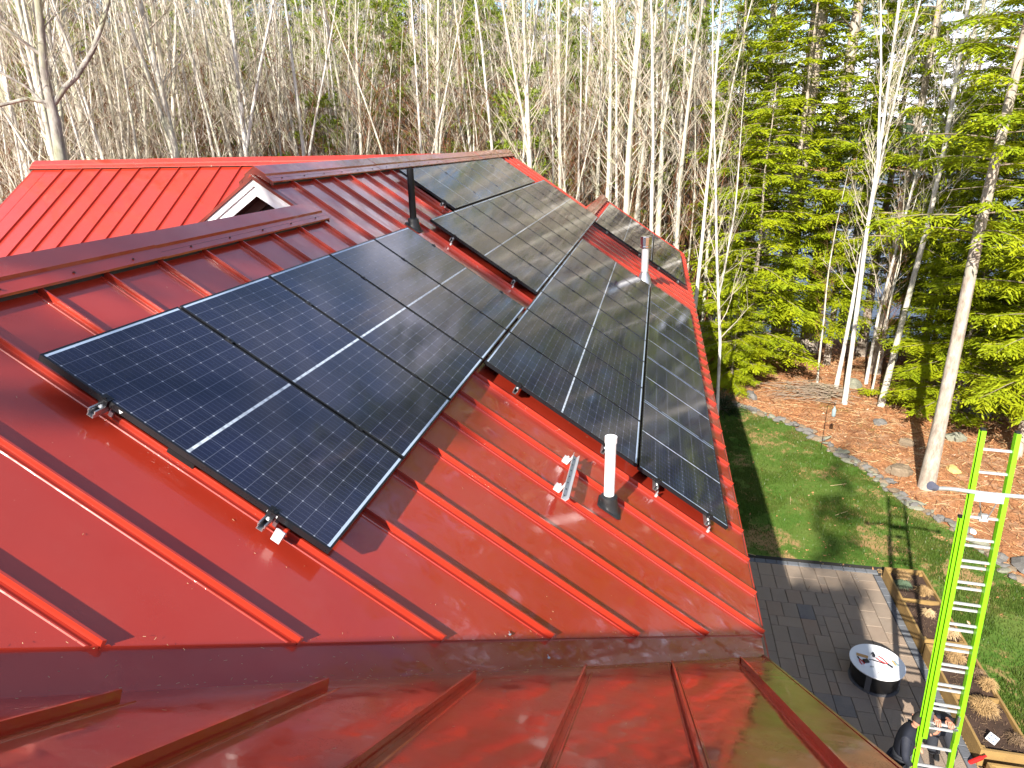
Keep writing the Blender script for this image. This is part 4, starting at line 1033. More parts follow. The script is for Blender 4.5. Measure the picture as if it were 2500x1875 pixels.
# person A behind the ladder, both hands on a rung, looking up to the side
RH = lp(13, .06, .012); 
pa = thing('person', 'person in a dark jacket behind the ladder, both hands on a rung, face turned up', 'person', (6.15, -7.6, G + .07))
inv = Vector(pa.location)
def rel(o, *ps): return [Vector(p) - o for p in ps]
hipA = Vector((6.22, -7.60, -7.42)); chA = Vector((5.92, -7.42, -7.05)); nkA = Vector((5.78, -7.32, -6.95))
shl, shr = Vector((5.80, -7.18, -7.06)), Vector((5.86, -7.55, -7.06))
wl = lp(12.86, -.07, -.035) + Vector((.035, 0, -.0)); wr = lp(12.86, .095, -.035) + Vector((.035, 0, -.0))
el = Vector((5.80, -7.02, -7.02)); er = Vector((5.80, -7.58, -6.98))
V_ = [hipA, Vector((6.08, -7.52, -7.23)), chA, nkA, shl, el, wl, shr, er, wr, nkA + Vector((-.05, .04, .05))]
skin_fig('jacket', rel(inv, *V_), [(0, 1), (1, 2), (2, 3), (2, 4), (4, 5), (5, 6), (2, 7), (7, 8), (8, 9), (3, 10)], [(.165, .13), (.16, .125), (.18, .13), (.075, .075), .075, .056, .040, .075, .056, .040, .055], 'navy_jacket', pa)
fa1, fa2 = Vector((6.50, -7.80, G + .13)), Vector((6.42, -7.98, G + .13)); ka1, ka2 = Vector((6.18, -7.55, -7.93)), Vector((6.20, -7.85, -7.93))
skin_fig('trousers', rel(inv, hipA, Vector((6.24, -7.52, -7.50)), ka1, fa1, Vector((6.26, -7.70, -7.50)), ka2, fa2), [(0, 1), (1, 2), (2, 3), (0, 4), (4, 5), (5, 6)], [(.16, .13), .10, .075, .055, .10, .075, .055], 'dark_trousers', pa)
for fo in (fa1, fa2):
    b = fo - inv; skin_fig('shoe', [b + Vector((.05, 0, -.055)), b + Vector((-.05, .02, -.06)), b + Vector((-.16, .05, -.075))], [(0, 1), (1, 2)], [(.045, .045), (.05, .045), (.045, .028)], 'shoe_black', pa)
hc = Vector((5.60, -7.19, -6.98)) - inv
head(pa, hc, (-.35, -.75, .45), (-.35, .25, .9), 1.0, 'hair_grey')
skin_fig('neck', [nkA - inv, hc + Vector((.02, -.01, -.09))], [(0, 1)], [.055, .05], 'skin', pa, 0, 1)
hand(pa, wl - inv, (-.9, 0, .25), (.2, 0, 1), 1.1, 1.0, 1); hand(pa, wr - inv, (-.9, 0, .25), (.2, 0, 1), 1.1, 1.0, -1)
# person B left of the ladder, back to us, stooping
pb = thing('person', 'person in a black hooded jacket stooping left of the ladder, gripping its rail', 'person', (5.75, -6.75, G + .07))
inv = Vector(pb.location)
hipB = Vector((5.60, -6.86, -7.52)); chB = Vector((5.60, -6.93, -7.16)); nkB = Vector((5.60, -6.95, -6.98))
sl, sr = Vector((5.48, -6.84, -7.10)), Vector((5.76, -7.0, -7.12)); e1_, w1_ = Vector((5.36, -6.83, -7.34)), Vector((5.42, -6.94, -7.50)); e2_, w2_ = Vector((5.86, -7.16, -7.30)), lp(14.6, -.24, -.12)
skin_fig('jacket', rel(inv, hipB, Vector((5.60, -6.89, -7.34)), chB, nkB, sl, e1_, w1_, sr, e2_, w2_), [(0, 1), (1, 2), (2, 3), (2, 4), (4, 5), (5, 6), (2, 7), (7, 8), (8, 9)], [(.155, .13), (.15, .125), (.165, .13), .075, .075, .055, .042, .075, .055, .04], 'navy_jacket', pb)
fb1, fb2 = Vector((5.60, -6.70, G + .13)), Vector((5.86, -6.86, G + .13)); kb1, kb2 = Vector((5.50, -6.82, -7.96)), Vector((5.74, -6.96, -7.96))
skin_fig('trousers', rel(inv, hipB, Vector((5.55, -6.82, -7.6)), kb1, fb1, Vector((5.68, -6.90, -7.6)), kb2, fb2), [(0, 1), (1, 2), (2, 3), (0, 4), (4, 5), (5, 6)], [(.17, .14), .105, .078, .055, .105, .078, .055], 'dark_trousers', pb)
for fo in (fb1, fb2):
    b = fo - inv; skin_fig('shoe', [b + Vector((.05, .03, -.055)), b + Vector((-.02, -.06, -.06)), b + Vector((-.06, -.15, -.075))], [(0, 1), (1, 2)], [(.045, .045), (.05, .045), (.045, .028)], 'shoe_black', pb)
hcB = Vector((5.60, -7.00, -6.84)) - inv
head(pb, hcB, (.5, -.6, -.5), (.2, -.3, .9), 1.0, 'hair_dark')
skin_fig('neck', [nkB - inv, hcB + Vector((0, .03, -.08))], [(0, 1)], [.058, .052], 'skin', pb, 0, 1)
hand(pb, w1_ - inv, (.2, -.6, -.5), (-.8, .3, .3), 1.05, .9, 1); hand(pb, w2_ - inv, (-.4, -.5, .2), (.6, .2, .6), 1.0, 1.1, -1)

# ------------------------------------------------------------------ stones along the lawn, rocks, brush pile, feeder
def rock_mesh(r, k=0, mat='stone'):
    bmv = []; mb = MB(); n, m_ = 9, 6; sx, sy, sz = r.uniform(.8, 1.3), r.uniform(.7, 1.1), r.uniform(.45, .75)
    off = Vector((r.uniform(0, 99), r.uniform(0, 99), 0))
    for i in range(m_):
        th = math.pi * (i + .3) / (m_ - .4)
        for j in range(n):
            ph = 2 * math.pi * j / n; d = Vector((math.sin(th) * math.cos(ph), math.sin(th) * math.sin(ph), math.cos(th)))
            q = 1 + .35 * mn.noise(d * 1.3 + off); d = Vector((d.x * sx, d.y * sy, d.z * sz)) * q
            d.x = round(d.x * 3.2) / 3.2 * .4 + d.x * .6; d.z = round(d.z * 3) / 3 * .5 + d.z * .5
            bmv.append(d)
    fs = [(i * n + j, i * n + (j + 1) % n, (i + 1) * n + (j + 1) % n, (i + 1) * n + j) for i in range(m_ - 1) for j in range(n)] + [tuple(range(n))[::-1], tuple((m_ - 1) * n + j for j in range(n))]
    mb.add(bmv, fs); return mb.mesh('stone', [M[mat]])
r5 = random.Random(31)
RM = [rock_mesh(r5, 0, m_) for m_ in ('stone', 'stone_brown', 'stone', 'lichen_stone', 'stone_brown', 'stone')]
edging = thing('stone_edging', 'low border of piled fieldstones between the lawn and the woods', 'stone border', (0, 0, 0))
acc = 0
for (a, b), (c, d) in zip(EDGE[:-1], EDGE[1:]):
    if a < 8: break
    ln = math.hypot(c - a, d - b); t_ = 0
    while t_ < ln:
        f_ = t_ / ln; s = r5.uniform(.07, .19); px, py = a + (c - a) * f_, b + (d - b) * f_
        for q in range(r5.choice((1, 2, 2))):
            obj('stone', r5.choice(RM), edging, loc=(px + r5.uniform(-.18, .18), py - .08 + r5.uniform(-.16, .16), G + .03 + r5.uniform(0, .06)), rot=(r5.uniform(-.3, .3), r5.uniform(-.3, .3), r5.uniform(0, 6))).scale = (s * r5.uniform(.9, 1.7), s, s * .8)
            s *= .7
        t_ += .15
def rock(x, y, s, mat, label):
    o = obj('rock', rock_mesh(r5, 0, mat)); o.location = (x, y, hgt(x, y) + s * .15); o.scale = (s, s, s); o.rotation_euler = (0, 0, r5.uniform(0, 6)); return tag(o, label, 'rock')
rock(17.2, -11.95, .25, 'stone_yellow', 'yellowish rock on the leaf litter right of the big pale trunk')
rock(18.9, -11.2, .24, 'stone_brown', 'flat brownish rock half buried left of the big pale trunk')
rock(19.6, -12.9, .32, 'lichen_stone', 'lichen covered boulder under the hemlock at the right of the slope')
rock(24.4, -11.0, .38, 'lichen_stone', 'grey boulder behind the slim trunks uphill of the brush pile')
rock(22.2, -14.5, .45, 'stone', 'grey rock in the shade near the right edge of the slope')
rock(20.6, -10.9, .22, 'stone', 'small pale rock in the middle of the leafy slope')
rock(12.2, -11.75, .38, 'stone', 'dark rounded rock at the right end of the stone border')
rock(16.8, -10.35, .30, 'stone_brown', 'flat slab rock just uphill of the stone border')
rock(22.5, -6.9, .28, 'stone', 'pale driftwood-like rock at the shaded corner behind the lawn')
mb = MB(); r6 = random.Random(8)
for i in range(150):
    cx, cy = 23.1 + r6.gauss(0, .5), -9.1 + r6.gauss(0, .75); a = math.radians(r6.gauss(95, 28)); L_ = r6.uniform(.4, 1.5); z = G + r6.uniform(.03, .42) * max(.2, 1 - abs(cy + 9.1) / 1.8)
    d = Vector((math.cos(a), math.sin(a), r6.uniform(-.15, .2))) * L_ / 2; c = Vector((cx, cy, z)); mb.tube([c - d, c + Vector((0, 0, r6.uniform(-.04, .06))), c + d], [r6.uniform(.006, .02), .012, .004], 4)
tag(ob('brush_pile', mb, 'dead_wood'), 'heap of cut dead branches on the slope left of the slim trunks', 'brush pile')
t = thing('feeder_pole', 'thin black shepherd hook pole at the lawn edge carrying a small jar feeder', 'feeder pole', (17.95, -8.45, G))
mb = MB(); mb.tube([(0, 0, 0), (0, 0, 1.55), (.02, -.08, 1.66), (.03, -.18, 1.66), (.04, -.22, 1.58)], .009, 6); ob('pole', mb, 'black_plastic', t)
mb = MB(); mb.lathe([(.05, 1.20), (.06, 1.22), (.06, 1.42), (.03, 1.46), (.02, 1.52)], 12, (.04, -.22, 0)); o = ob('feeder', mb, 'glass_jar', t); smooth_by(o)
o = ob('plastic_bag', (lambda m_: (m_.lathe([(.03, 0), (.12, .03), (.09, .09), (.02, .12)], 9), m_)[1])(MB()), 'card_white'); o.location = (13.6, -11.05, G + .05); o.scale = (1, .7, .8); tag(o, 'crumpled white wrapper beyond the stone border seen through the ladder', 'wrapper')
o = ob('teal_cap', (lambda m_: (m_.lathe([(.03, 0), (.06, .02), (.04, .06)], 8), m_)[1])(MB()), 'teal'); o.location = (13.7, -10.88, G + .06); tag(o, 'teal plastic scrap beside the white wrapper', 'plastic scrap')

# ------------------------------------------------------------------ neighbour house behind the bare trees
t = thing('neighbour_house', 'brown-roofed house with a white trimmed gable far behind the bare trees', 'house', (33.6, 27.4, -5.6), (0, 0, math.radians(42)))
mb = MB(); mb.box((4, 0, 2.0), (8, 14, 4.4)); ob('wall', mb, 'grey_siding', t)
mb = MB(); mb.prism([(-.5, 4.0), (4, 6.25), (8.5, 4.0), (8.5, 3.85), (4, 6.05), (-.5, 3.85)], lambda a, b: Vector((a, -7.5, b)), lambda a, b: Vector((a, 8.5, b))); ob('roof', mb, 'shingle', t)
mb = MB(); mb.prism([(-1.6, 4.0), (0, 5.9), (1.6, 4.0)], lambda a, b: Vector((-2.0, -2.2 + a, b)), lambda a, b: Vector((3.5, -2.2 + a, b + .2))); ob('dormer_roof', mb, 'shingle', t)
mb = MB()
for s1 in (-1, 1): mb.prism([(0, 6.0), (s1 * 1.75, 3.95), (s1 * 1.75, 3.75), (0, 5.78)], lambda a, b: Vector((-2.08, -2.2 + a, b)), lambda a, b: Vector((-2.0, -2.2 + a, b)))
ob('gable_trim', mb, 'white_trim', t)
mb = MB(); mb.box((3, .3, 6.2), (.8, .8, 2.6)); ob('chimney', mb, 'stone_brown', t)
mb = MB(); mb.box((-.03, 3.4, 2.4), (.08, 1.2, 1.4)); w_ = ob('window', mb, 'white_trim', t); mb = MB(); mb.box((-.08, 3.4, 2.4), (.03, 1.0, 1.2)); ob('pane', mb, 'glass_jar', w_)

# ------------------------------------------------------------------ trees
def branch_path(r, p, d, L_, n, curve, jit=.12):
    pts = [p.copy()]; d = d.normalized()
    for i in range(n):
        d = (d + Vector((r.gauss(0, jit), r.gauss(0, jit), curve + r.gauss(0, jit * .6)))).normalized(); pts.append(pts[-1] + d * (L_ / n))
    return pts
def bare_tree(seed, H, R0, n1, start, spread=.9, bark='pale_bark', sub=4, fork=0, twn=3, tw='twig'):
    R0 *= 1.02
    r = random.Random(seed); tr = MB(); br = MB(); tw_ = MB()
    lean = Vector((r.gauss(0, .02), r.gauss(0, .02), 0)); p = []; n = 9; q = Vector((0, 0, -.4)); d = Vector((0, 0, 1))
    for i in range(n + 1):
        p.append(q.copy()); d = (d * 1 + lean * .5 + Vector((r.gauss(0, .022), r.gauss(0, .022), 0))); d.normalize(); q = q + d * (H / n)
    rad = [R0 * (1 - .80 * (i / n)) * (1.25 if i == 0 else 1) for i in range(n + 1)]
    tr.tube(p, rad, 8, False)
    def at(t): k = t * n; i = min(int(k), n - 1); return p[i].lerp(p[i + 1], k - i), rad[i] + (rad[i + 1] - rad[i]) * (k - i)
    stems = [(p, rad)]
    for f in range(fork):
        b, rb = at(r.uniform(.30, .5)); a = r.uniform(0, 6.28); dd = Vector((math.cos(a) * .2, math.sin(a) * .2, 1)); pp = branch_path(r, b, dd, H * r.uniform(.45, .6), 7, .05, .05)
        rr = [rb * .75 * (1 - .85 * i / 7) for i in range(8)]; tr.tube(pp, rr, 7, False); stems.append((pp, rr))
    for sp, sr_ in stems:
        m_ = len(sp) - 1
        cnt = n1 if sp is p else n1 // 2
        for k in range(cnt):
            t = (start if sp is p else .15) + (1 - (start if sp is p else .15)) * ((k + r.random()) / cnt); kk = min(t * m_, m_ - 1e-3); i = int(kk); b = sp[i].lerp(sp[i + 1], kk - i); rb = sr_[i] + (sr_[i + 1] - sr_[i]) * (kk - i)
            a = r.uniform(0, 6.28); up = r.uniform(.7, 2.0); dd = Vector((math.cos(a), math.sin(a), up))
            L1 = H * .155 * spread * (1.25 - t * .9) * r.uniform(.55, 1.15); pp = branch_path(r, b, dd, L1, 4, .10)
            r1 = min(rb * .4, .026) * r.uniform(.5, 1); br.tube(pp, [r1, r1 * .8, r1 * .6, r1 * .42, r1 * .2], 4, False)
            for s in range(sub):
                kk = r.uniform(.8, 4); i = min(int(kk), 3); b2 = pp[i].lerp(pp[i + 1], kk - i); d2 = (pp[i + 1] - pp[i]).normalized() + Vector((r.gauss(0, .6), r.gauss(0, .6), r.uniform(-.1, .7)))
                L2 = L1 * r.uniform(.25, .55); p2 = branch_path(r, b2, d2, L2, 3, .08, .15); r2_ = r1 * .42; br.tube(p2, [r2_, r2_ * .75, r2_ * .5, r2_ * .3], 3, False)
                for w in range(twn - 1):
                    kk = r.uniform(.5, 3); i = min(int(kk), 2); b3 = p2[i].lerp(p2[i + 1], kk - i); d3 = (p2[i + 1] - p2[i]).normalized() + Vector((r.gauss(0, .55), r.gauss(0, .55), r.uniform(-.2, .7)))
                    p3 = branch_path(r, b3, d3, L2 * r.uniform(.3, .7), 2, .06, .15); tw_.tube(p3, [.0050, .0035, .002], 3, False)
    br.add(tw_.v, tw_.f)
    a = tr.mesh('trunk', [M[bark]], True); b = br.mesh('branches', [M[tw]], False)
    return a, b
def place_tree(meshes, x, y, z, rz, sc, name, label, cat, group=None, names=('trunk', 'branches'), tilt=(0, 0)):
    t = thing(name, label, cat, (x, y, z), (tilt[0], tilt[1], rz), group); t.scale = (sc, sc, sc) if not hasattr(sc, '__len__') else sc
    for m_, nn in zip(meshes, names): obj(nn, m_, t)
    return t

def needle_spray(lf, r, p, d, L_, w, droop=.25, nleaf=7):
    """flat fan of narrow leaf blades either side of a twig"""
    side = d.cross(Vector((0, 0, 1))); side = side.normalized() if side.length > 1e-3 else Vector((1, 0, 0))
    side = (side + Vector((0, 0, r.uniform(-.25, .25)))).normalized()
    for i in range(nleaf):
        f = (i + .5) / nleaf; b = p + d * (L_ * f) - Vector((0, 0, droop * L_ * f * f)); s = 1 if i % 2 else -1
        ld = (d * .75 + side * s * r.uniform(.5, 1.1) + Vector((0, 0, -droop * r.uniform(.2, 1.3)))).normalized(); ll = L_ * r.uniform(.45, .8) * (1.15 - f * .5)
        wd = ld.cross(Vector((r.gauss(0, .3), r.gauss(0, .3), 1))).normalized() * w
        lf.add([b, b + ld * ll * .45 + wd, b + ld * ll, b + ld * ll * .45 - wd], [(0, 1, 2, 3)])
def hemlock(seed, H, R0, nb, start, width, dens=1.0, gap=0):
    r = random.Random(seed); tr = MB(); br = MB(); lf = MB(); n = 8
    p = [Vector((r.gauss(0, .01) * i, r.gauss(0, .01) * i, -.3 + H * i / n)) for i in range(n + 1)]; rad = [R0 * (1 - .93 * i / n) * (1.2 if i == 0 else 1) for i in range(n + 1)]; tr.tube(p, rad, 9, False)
    for k in range(nb):
        t = start + (1 - start) * (k + r.random()) / nb; kk = min(t * n, n - 1e-3); i = int(kk); b = p[i].lerp(p[i + 1], kk - i)
        a = k * 2.4 + r.uniform(-.4, .4); L1 = width * (1 - t) ** .7 * r.uniform(.55, 1.12) + .3
        if gap and r.random() < gap: 
            pp = branch_path(r, b, Vector((math.cos(a), math.sin(a), .05)), L1 * .7, 4, -.03, .08); br.tube(pp, [.015, .011, .008, .005, .003], 4, False); continue
        pp = branch_path(r, b, Vector((math.cos(a), math.sin(a), .22)), L1, 5, -.07, .06); r1 = .012 + .02 * (1 - t); br.tube(pp, [r1, r1 * .8, r1 * .6, r1 * .45, r1 * .3, .003], 4, False)
        ns = max(6, int(L1 * 11 * dens))
        for s in range(ns):
            f = .18 + .82 * (s + r.random()) / ns; kk = min(f * 5, 4.999); j = int(kk); q = pp[j].lerp(pp[j + 1], kk - j); dm = (pp[j + 1] - pp[j]).normalized(); sd = dm.cross(Vector((0, 0, 1))).normalized() * (1 if s % 2 else -1)
            d2 = (dm * r.uniform(.4, 1) + sd * r.uniform(.4, 1.1) + Vector((0, 0, r.uniform(-.35, .15)))).normalized(); L2 = min(.75, .22 + L1 * .22 * (1.2 - f)) * r.uniform(.6, 1.2)
            for c in range(2):
                q2 = q + d2 * L2 * .45 * c; needle_spray(lf, r, q2, (d2 + Vector((r.gauss(0, .3), r.gauss(0, .3), r.gauss(0, .12)))).normalized(), L2 * .85, .030, .35, 7)
    return tr.mesh('trunk', [M['pine_bark']], True), br.mesh('branches', [M['dead_wood']]), lf.mesh('foliage', [M['hemlock_leaf']])
def pine(seed, H, R0, nb, start, width, dead=14, tuftn=10, dens=1.0):
    r = random.Random(seed); tr = MB(); br = MB(); lf = MB(); n = 8
    p = [Vector((r.gauss(0, .02) * i, r.gauss(0, .02) * i, -.3 + H * i / n)) for i in range(n + 1)]; rad = [R0 * (1 - .88 * i / n) * (1.25 if i == 0 else 1) for i in range(n + 1)]; tr.tube(p, rad, 10, False)
    def at(t): kk = min(t * n, n - 1e-3); i = int(kk); return p[i].lerp(p[i + 1], kk - i)
    for k in range(dead):
        t = r.uniform(.12, start); a = r.uniform(0, 6.28); pp = branch_path(r, at(t), Vector((math.cos(a), math.sin(a), r.uniform(-.1, .25))), r.uniform(.8, 2.8), 4, -.02, .14); br.tube(pp, [.022, .017, .012, .008, .003], 4, False)
        for w in range(4):
            j = r.randrange(1, 4); q = branch_path(r, pp[j], (pp[j + 1] - pp[j]).normalized() + Vector((r.gauss(0, .6), r.gauss(0, .6), r.gauss(0, .3))), r.uniform(.3, .9), 2, 0, .2); br.tube(q, [.007, .005, .002], 3, False)
    for k in range(nb):
        t = start + (1 - start) * ((k // 4 * 4 + r.random() * .8) / nb); a = k * 1.7 + r.uniform(-.4, .4); L1 = width * (1.02 - t) ** .55 * r.uniform(.6, 1.15) + .4
        pp = branch_path(r, at(t), Vector((math.cos(a), math.sin(a), .18 + .4 * t)), L1, 5, .025, .08); r1 = .022 + .03 * (1 - t); br.tube(pp, [r1, r1 * .8, r1 * .65, r1 * .5, r1 * .3, .004], 5, False)
        for s in range(int(L1 * 6.5 * dens) + 4):
            f = r.uniform(.30, 1.0); kk = min(f * 5, 4.999); j = int(kk); q = pp[j].lerp(pp[j + 1], kk - j); dm = (pp[j + 1] - pp[j]).normalized(); d2 = (dm * .7 + Vector((r.gauss(0, .8), r.gauss(0, .8), r.uniform(.0, .5)))).normalized(); L2 = r.uniform(.25, .75)
            e = q + d2 * L2; br.tube([q, e], [.008, .004], 3, False)
            for c in range(3):
                q2 = q.lerp(e, .4 + .3 * c)
                for w in range(tuftn):
                    dd = (d2 * .8 + Vector((r.gauss(0, .7), r.gauss(0, .7), r.gauss(.25, .5)))).normalized(); ll = r.uniform(.14, .26); wd = dd.cross(Vector((r.gauss(0, 1), r.gauss(0, 1), .4))).normalized() * .019
                    lf.add([q2, q2 + dd * ll * .5 + wd, q2 + dd * ll, q2 + dd * ll * .5 - wd], [(0, 1, 2, 3)])
    return tr.mesh('trunk', [M['pine_bark']], True), br.mesh('branches', [M['dead_wood']]), lf.mesh('foliage', [M['pine_leaf']])

BT = [bare_tree(100 + i, H, R0, n1, st, spread=sp, bark=bk, fork=fk, sub=sb, twn=tn, tw=tw) for i, (H, R0, n1, st, sp, bk, fk, sb, tn, tw) in enumerate((
    (21, .13, 46, .30, .75, 'pale_bark', 0, 4, 3, 'twig'), (23, .15, 50, .32, .85, 'pale_bark', 1, 4, 3, 'twig'), (19, .10, 42, .25, .7, 'white_bark', 0, 4, 3, 'twig'), (22, .12, 46, .35, .7, 'white_bark', 1, 4, 3, 'twig'),
    (20, .11, 46, .28, .9, 'pale_bark', 2, 3, 3, 'twig'), (24, .17, 52, .36, .9, 'pale_bark', 1, 4, 3, 'twig'), (17, .075, 40, .2, .7, 'pale_bark', 0, 4, 3, 'red_twig'), (18, .08, 42, .22, .8, 'white_bark', 1, 3, 3, 'twig'), (16, .07, 44, .15, .9, 'pale_bark', 1, 4, 4, 'red_twig')))]
HM = [hemlock(1, 15, .15, 96, .14, 3.2, 1.0), hemlock(2, 19, .2, 110, .20, 3.4, .95, .08), hemlock(3, 11, .11, 84, .06, 2.9, 1.0), hemlock(4, 21, .21, 90, .36, 3.2, .9, .18)]
PN = [pine(1, 26, .30, 48, .46, 4.4, tuftn=11), pine(2, 29, .36, 52, .48, 5.0, 16, tuftn=11), pine(3, 23, .24, 44, .36, 3.8, 18, tuftn=11), pine(4, 13, .12, 44, .14, 2.7, 4), pine(5, 17, .16, 46, .24, 3.0, 8)]

occupied = []
def free(x, y, d):
    if any((x - a) ** 2 + (y - b) ** 2 < d * d for a, b in occupied): return False
    occupied.append((x, y)); return True
NMH = ('trunk', 'branches', 'foliage')
# trees whose base shows on the slope at the right
def gz(x, y): return hgt(x, y)
def nt(kind, x, y, sc, rz, label, cat, group=None, **k):
    occupied.append((x, y)); meshes, name = kind
    return place_tree(meshes, x, y, gz(x, y), rz, sc, name, label, cat, group, NMH[:len(meshes)], **k)
nt((HM[3], 'hemlock_tree'), 15.97, -10.81, (.92, .92, .95), 1.1, 'big pale barked hemlock standing nearest on the slope behind the ladder', 'hemlock', tilt=(-.02, .0))
nt((BT[0], 'bare_tree'), 22.28, -11.40, (.85, .85, .95), .3, 'leaning grey trunk halfway between the big pale trunk and the brush pile', 'bare tree', tilt=(.05, 0))
nt((BT[3], 'bare_tree'), 22.31, -10.18, (.72, .72, .9), 2.0, 'white birch-like trunk standing right behind the brush pile', 'bare tree')
nt((BT[2], 'bare_tree'), 24.0, -10.25, (.8, .8, .85), 4.0, 'thin white trunk just left of the birch behind the brush pile', 'bare tree')
nt((BT[6], 'bare_tree'), 24.34, -9.64, (.6, .6, .5), 1.0, 'slim sapling above the left side of the brush pile', 'bare tree')
nt((BT[8], 'bare_tree'), 23.52, -11.41, (.6, .6, .55), 5.0, 'slim pale sapling between the birch and the leaning grey trunk', 'bare tree')
nt((HM[2], 'hemlock_tree'), 25.5, -7.05, (1.15, 1.15, 1.05), 2.2, 'hemlock with a pale trunk base right of the roof edge', 'hemlock')
nt((BT[7], 'bare_tree'), 24.72, -11.54, (.8, .8, .8), 2.6, 'mossy slender trunk behind the slim pale sapling', 'bare tree')
nt((BT[7], 'bare_tree'), 19.9, -5.45, (.75, .75, .8), .9, 'slim white leaning stem rising just beyond the roof eave corner', 'bare tree', tilt=(-.03, .0))
gE = 'evergreens on the lake shore'
nt((PN[1], 'pine_tree'), 30.0, -10.4, (1.0, 1.0, 1.0), .5, 'stout dark pine trunk behind the low hemlock boughs', 'pine', gE)
nt((PN[0], 'pine_tree'), 34.5, -4.9, (1.0, 1.0, 1.0), 1.9, 'tall pine with a pinkish trunk just past the roof end', 'pine', gE)
nt((PN[2], 'pine_tree'), 32.5, -7.6, (1.1, 1.1, 1.1), 3.0, 'tall pine with lit needles at the top right of the bare woods', 'pine', gE)
nt((PN[1], 'pine_tree'), 38.0, -14.0, (.95, .95, .95), 4.2, 'pine standing behind the birch clump on the shore', 'pine', gE)
nt((HM[0], 'hemlock_tree'), 28.0, -8.6, (1.2, 1.2, 1.15), .2, 'dense hemlock filling the middle of the evergreens', 'hemlock', gE)
nt((HM[1], 'hemlock_tree'), 29.5, -12.6, (1.05, 1.05, .95), 1.4, 'yellow-green hemlock behind the leaning grey trunk', 'hemlock', gE)
nt((HM[0], 'hemlock_tree'), 24.5, -14.8, (1.1, 1.1, 1.15), 2.7, 'bright hemlock rising behind the ladder top', 'hemlock', gE)
nt((HM[1], 'hemlock_tree'), 20.5, -15.4, (1.1, 1.1, 1.05), 5.0, 'full hemlock filling the right edge of the picture', 'hemlock', gE)
nt((HM[2], 'hemlock_tree'), 21.8, -13.6, (1.0, 1.0, .62), .6, 'short dark hemlock in the shade behind the big pale trunk', 'hemlock', gE)
nt((HM[2], 'hemlock_tree'), 24.0, -6.3, (.6, .6, .5), 2.9, 'small bright hemlock at the foot of the pale trunk by the eave', 'hemlock', gE)
nt((HM[0], 'hemlock_tree'), 27.2, -10.6, (.95, .95, .95), 3.9, 'hemlock with hanging boughs above the brush pile', 'hemlock', gE)
nt((HM[1], 'hemlock_tree'), 31.5, -9.2, (1.3, 1.3, 1.55), 4.4, 'tall hemlock overlapping the stout dark pine', 'hemlock', gE)
nt((HM[2], 'hemlock_tree'), 28.6, -15.2, (1.1, 1.1, 1.1), .7, 'bushy hemlock behind the white birch', 'hemlock', gE)
nt((HM[0], 'hemlock_tree'), 18.6, -14.2, (.9, .9, 1.0), .2, 'leafy hemlock cut by the right edge above the ladder', 'hemlock', gE)
nt((HM[1], 'hemlock_tree'), 35.5, -2.2, (1.0, 1.0, 1.05), .2, 'hemlock on the shore just past the roof end', 'hemlock', gE)
nt((HM[1], 'hemlock_tree'), 26.0, -12.2, (1.0, 1.0, 1.3), 2.4, 'bright hemlock between the birch and the big pale trunk', 'hemlock', gE)
nt((HM[0], 'hemlock_tree'), 30.6, -6.3, (1.05, 1.05, 1.2), 5.4, 'tall bright hemlock beside the pinkish pine trunk', 'hemlock', gE)
nt((HM[0], 'hemlock_tree'), 23.0, -15.0, (1.1, 1.1, 1.3), 3.3, 'tall hemlock towering behind the right edge', 'hemlock', gE)
nt((PN[1], 'pine_tree'), 29.0, -8.9, (1.1, 1.1, 1.13), .9, 'pine with broad sunlit boughs at the top right of centre', 'pine', gE)
nt((HM[0], 'hemlock_tree'), 33.0, -16.5, (1.2, 1.2, 1.2), 1.2, 'hemlock far back between the two right-hand evergreens', 'hemlock', gE)
nt((PN[2], 'pine_tree'), 27.5, -18.5, (1.1, 1.1, 1.1), 2.2, 'tall pine at the upper right corner', 'pine', gE)
nt((BT[3], 'bare_tree'), 27.3, -12.7, (.8, .8, 1.0), 1.2, 'white many-stemmed birch rising between the two right-hand hemlocks', 'bare tree')
nt((BT[4], 'bare_tree'), 28.2, -13.6, (1.0, 1.0, 1.0), 3.2, 'pale forked tree standing beside the white birch', 'bare tree')
for i, (x, y, s, k) in enumerate(((38, -20, 1.1, 1), (31, -24, 1.2, 0), (24, -22, 1.15, 1), (17, -21, 1.1, 0), (36, -28, 1.2, 2), (12, -24, 1.15, 1), (26, -30, 1.2, 2), (6, -24, 1.1, 0))):
    nt((PN[k], 'pine_tree'), x, y, s, i * 1.3, 'tall pine on the right of the lake shore beyond the lawn', 'pine', 'pines right of the picture')
for i, (x, y, s, k) in enumerate(((17.5, -17.5, 1.1, 1), (14.5, -18.5, 1.15, 0), (11, -20, 1.1, 1))):
    nt((HM[k], 'hemlock_tree'), x, y, s, i * 1.7, 'hemlock on the slope right of the lawn', 'hemlock', 'hemlocks right of the picture')
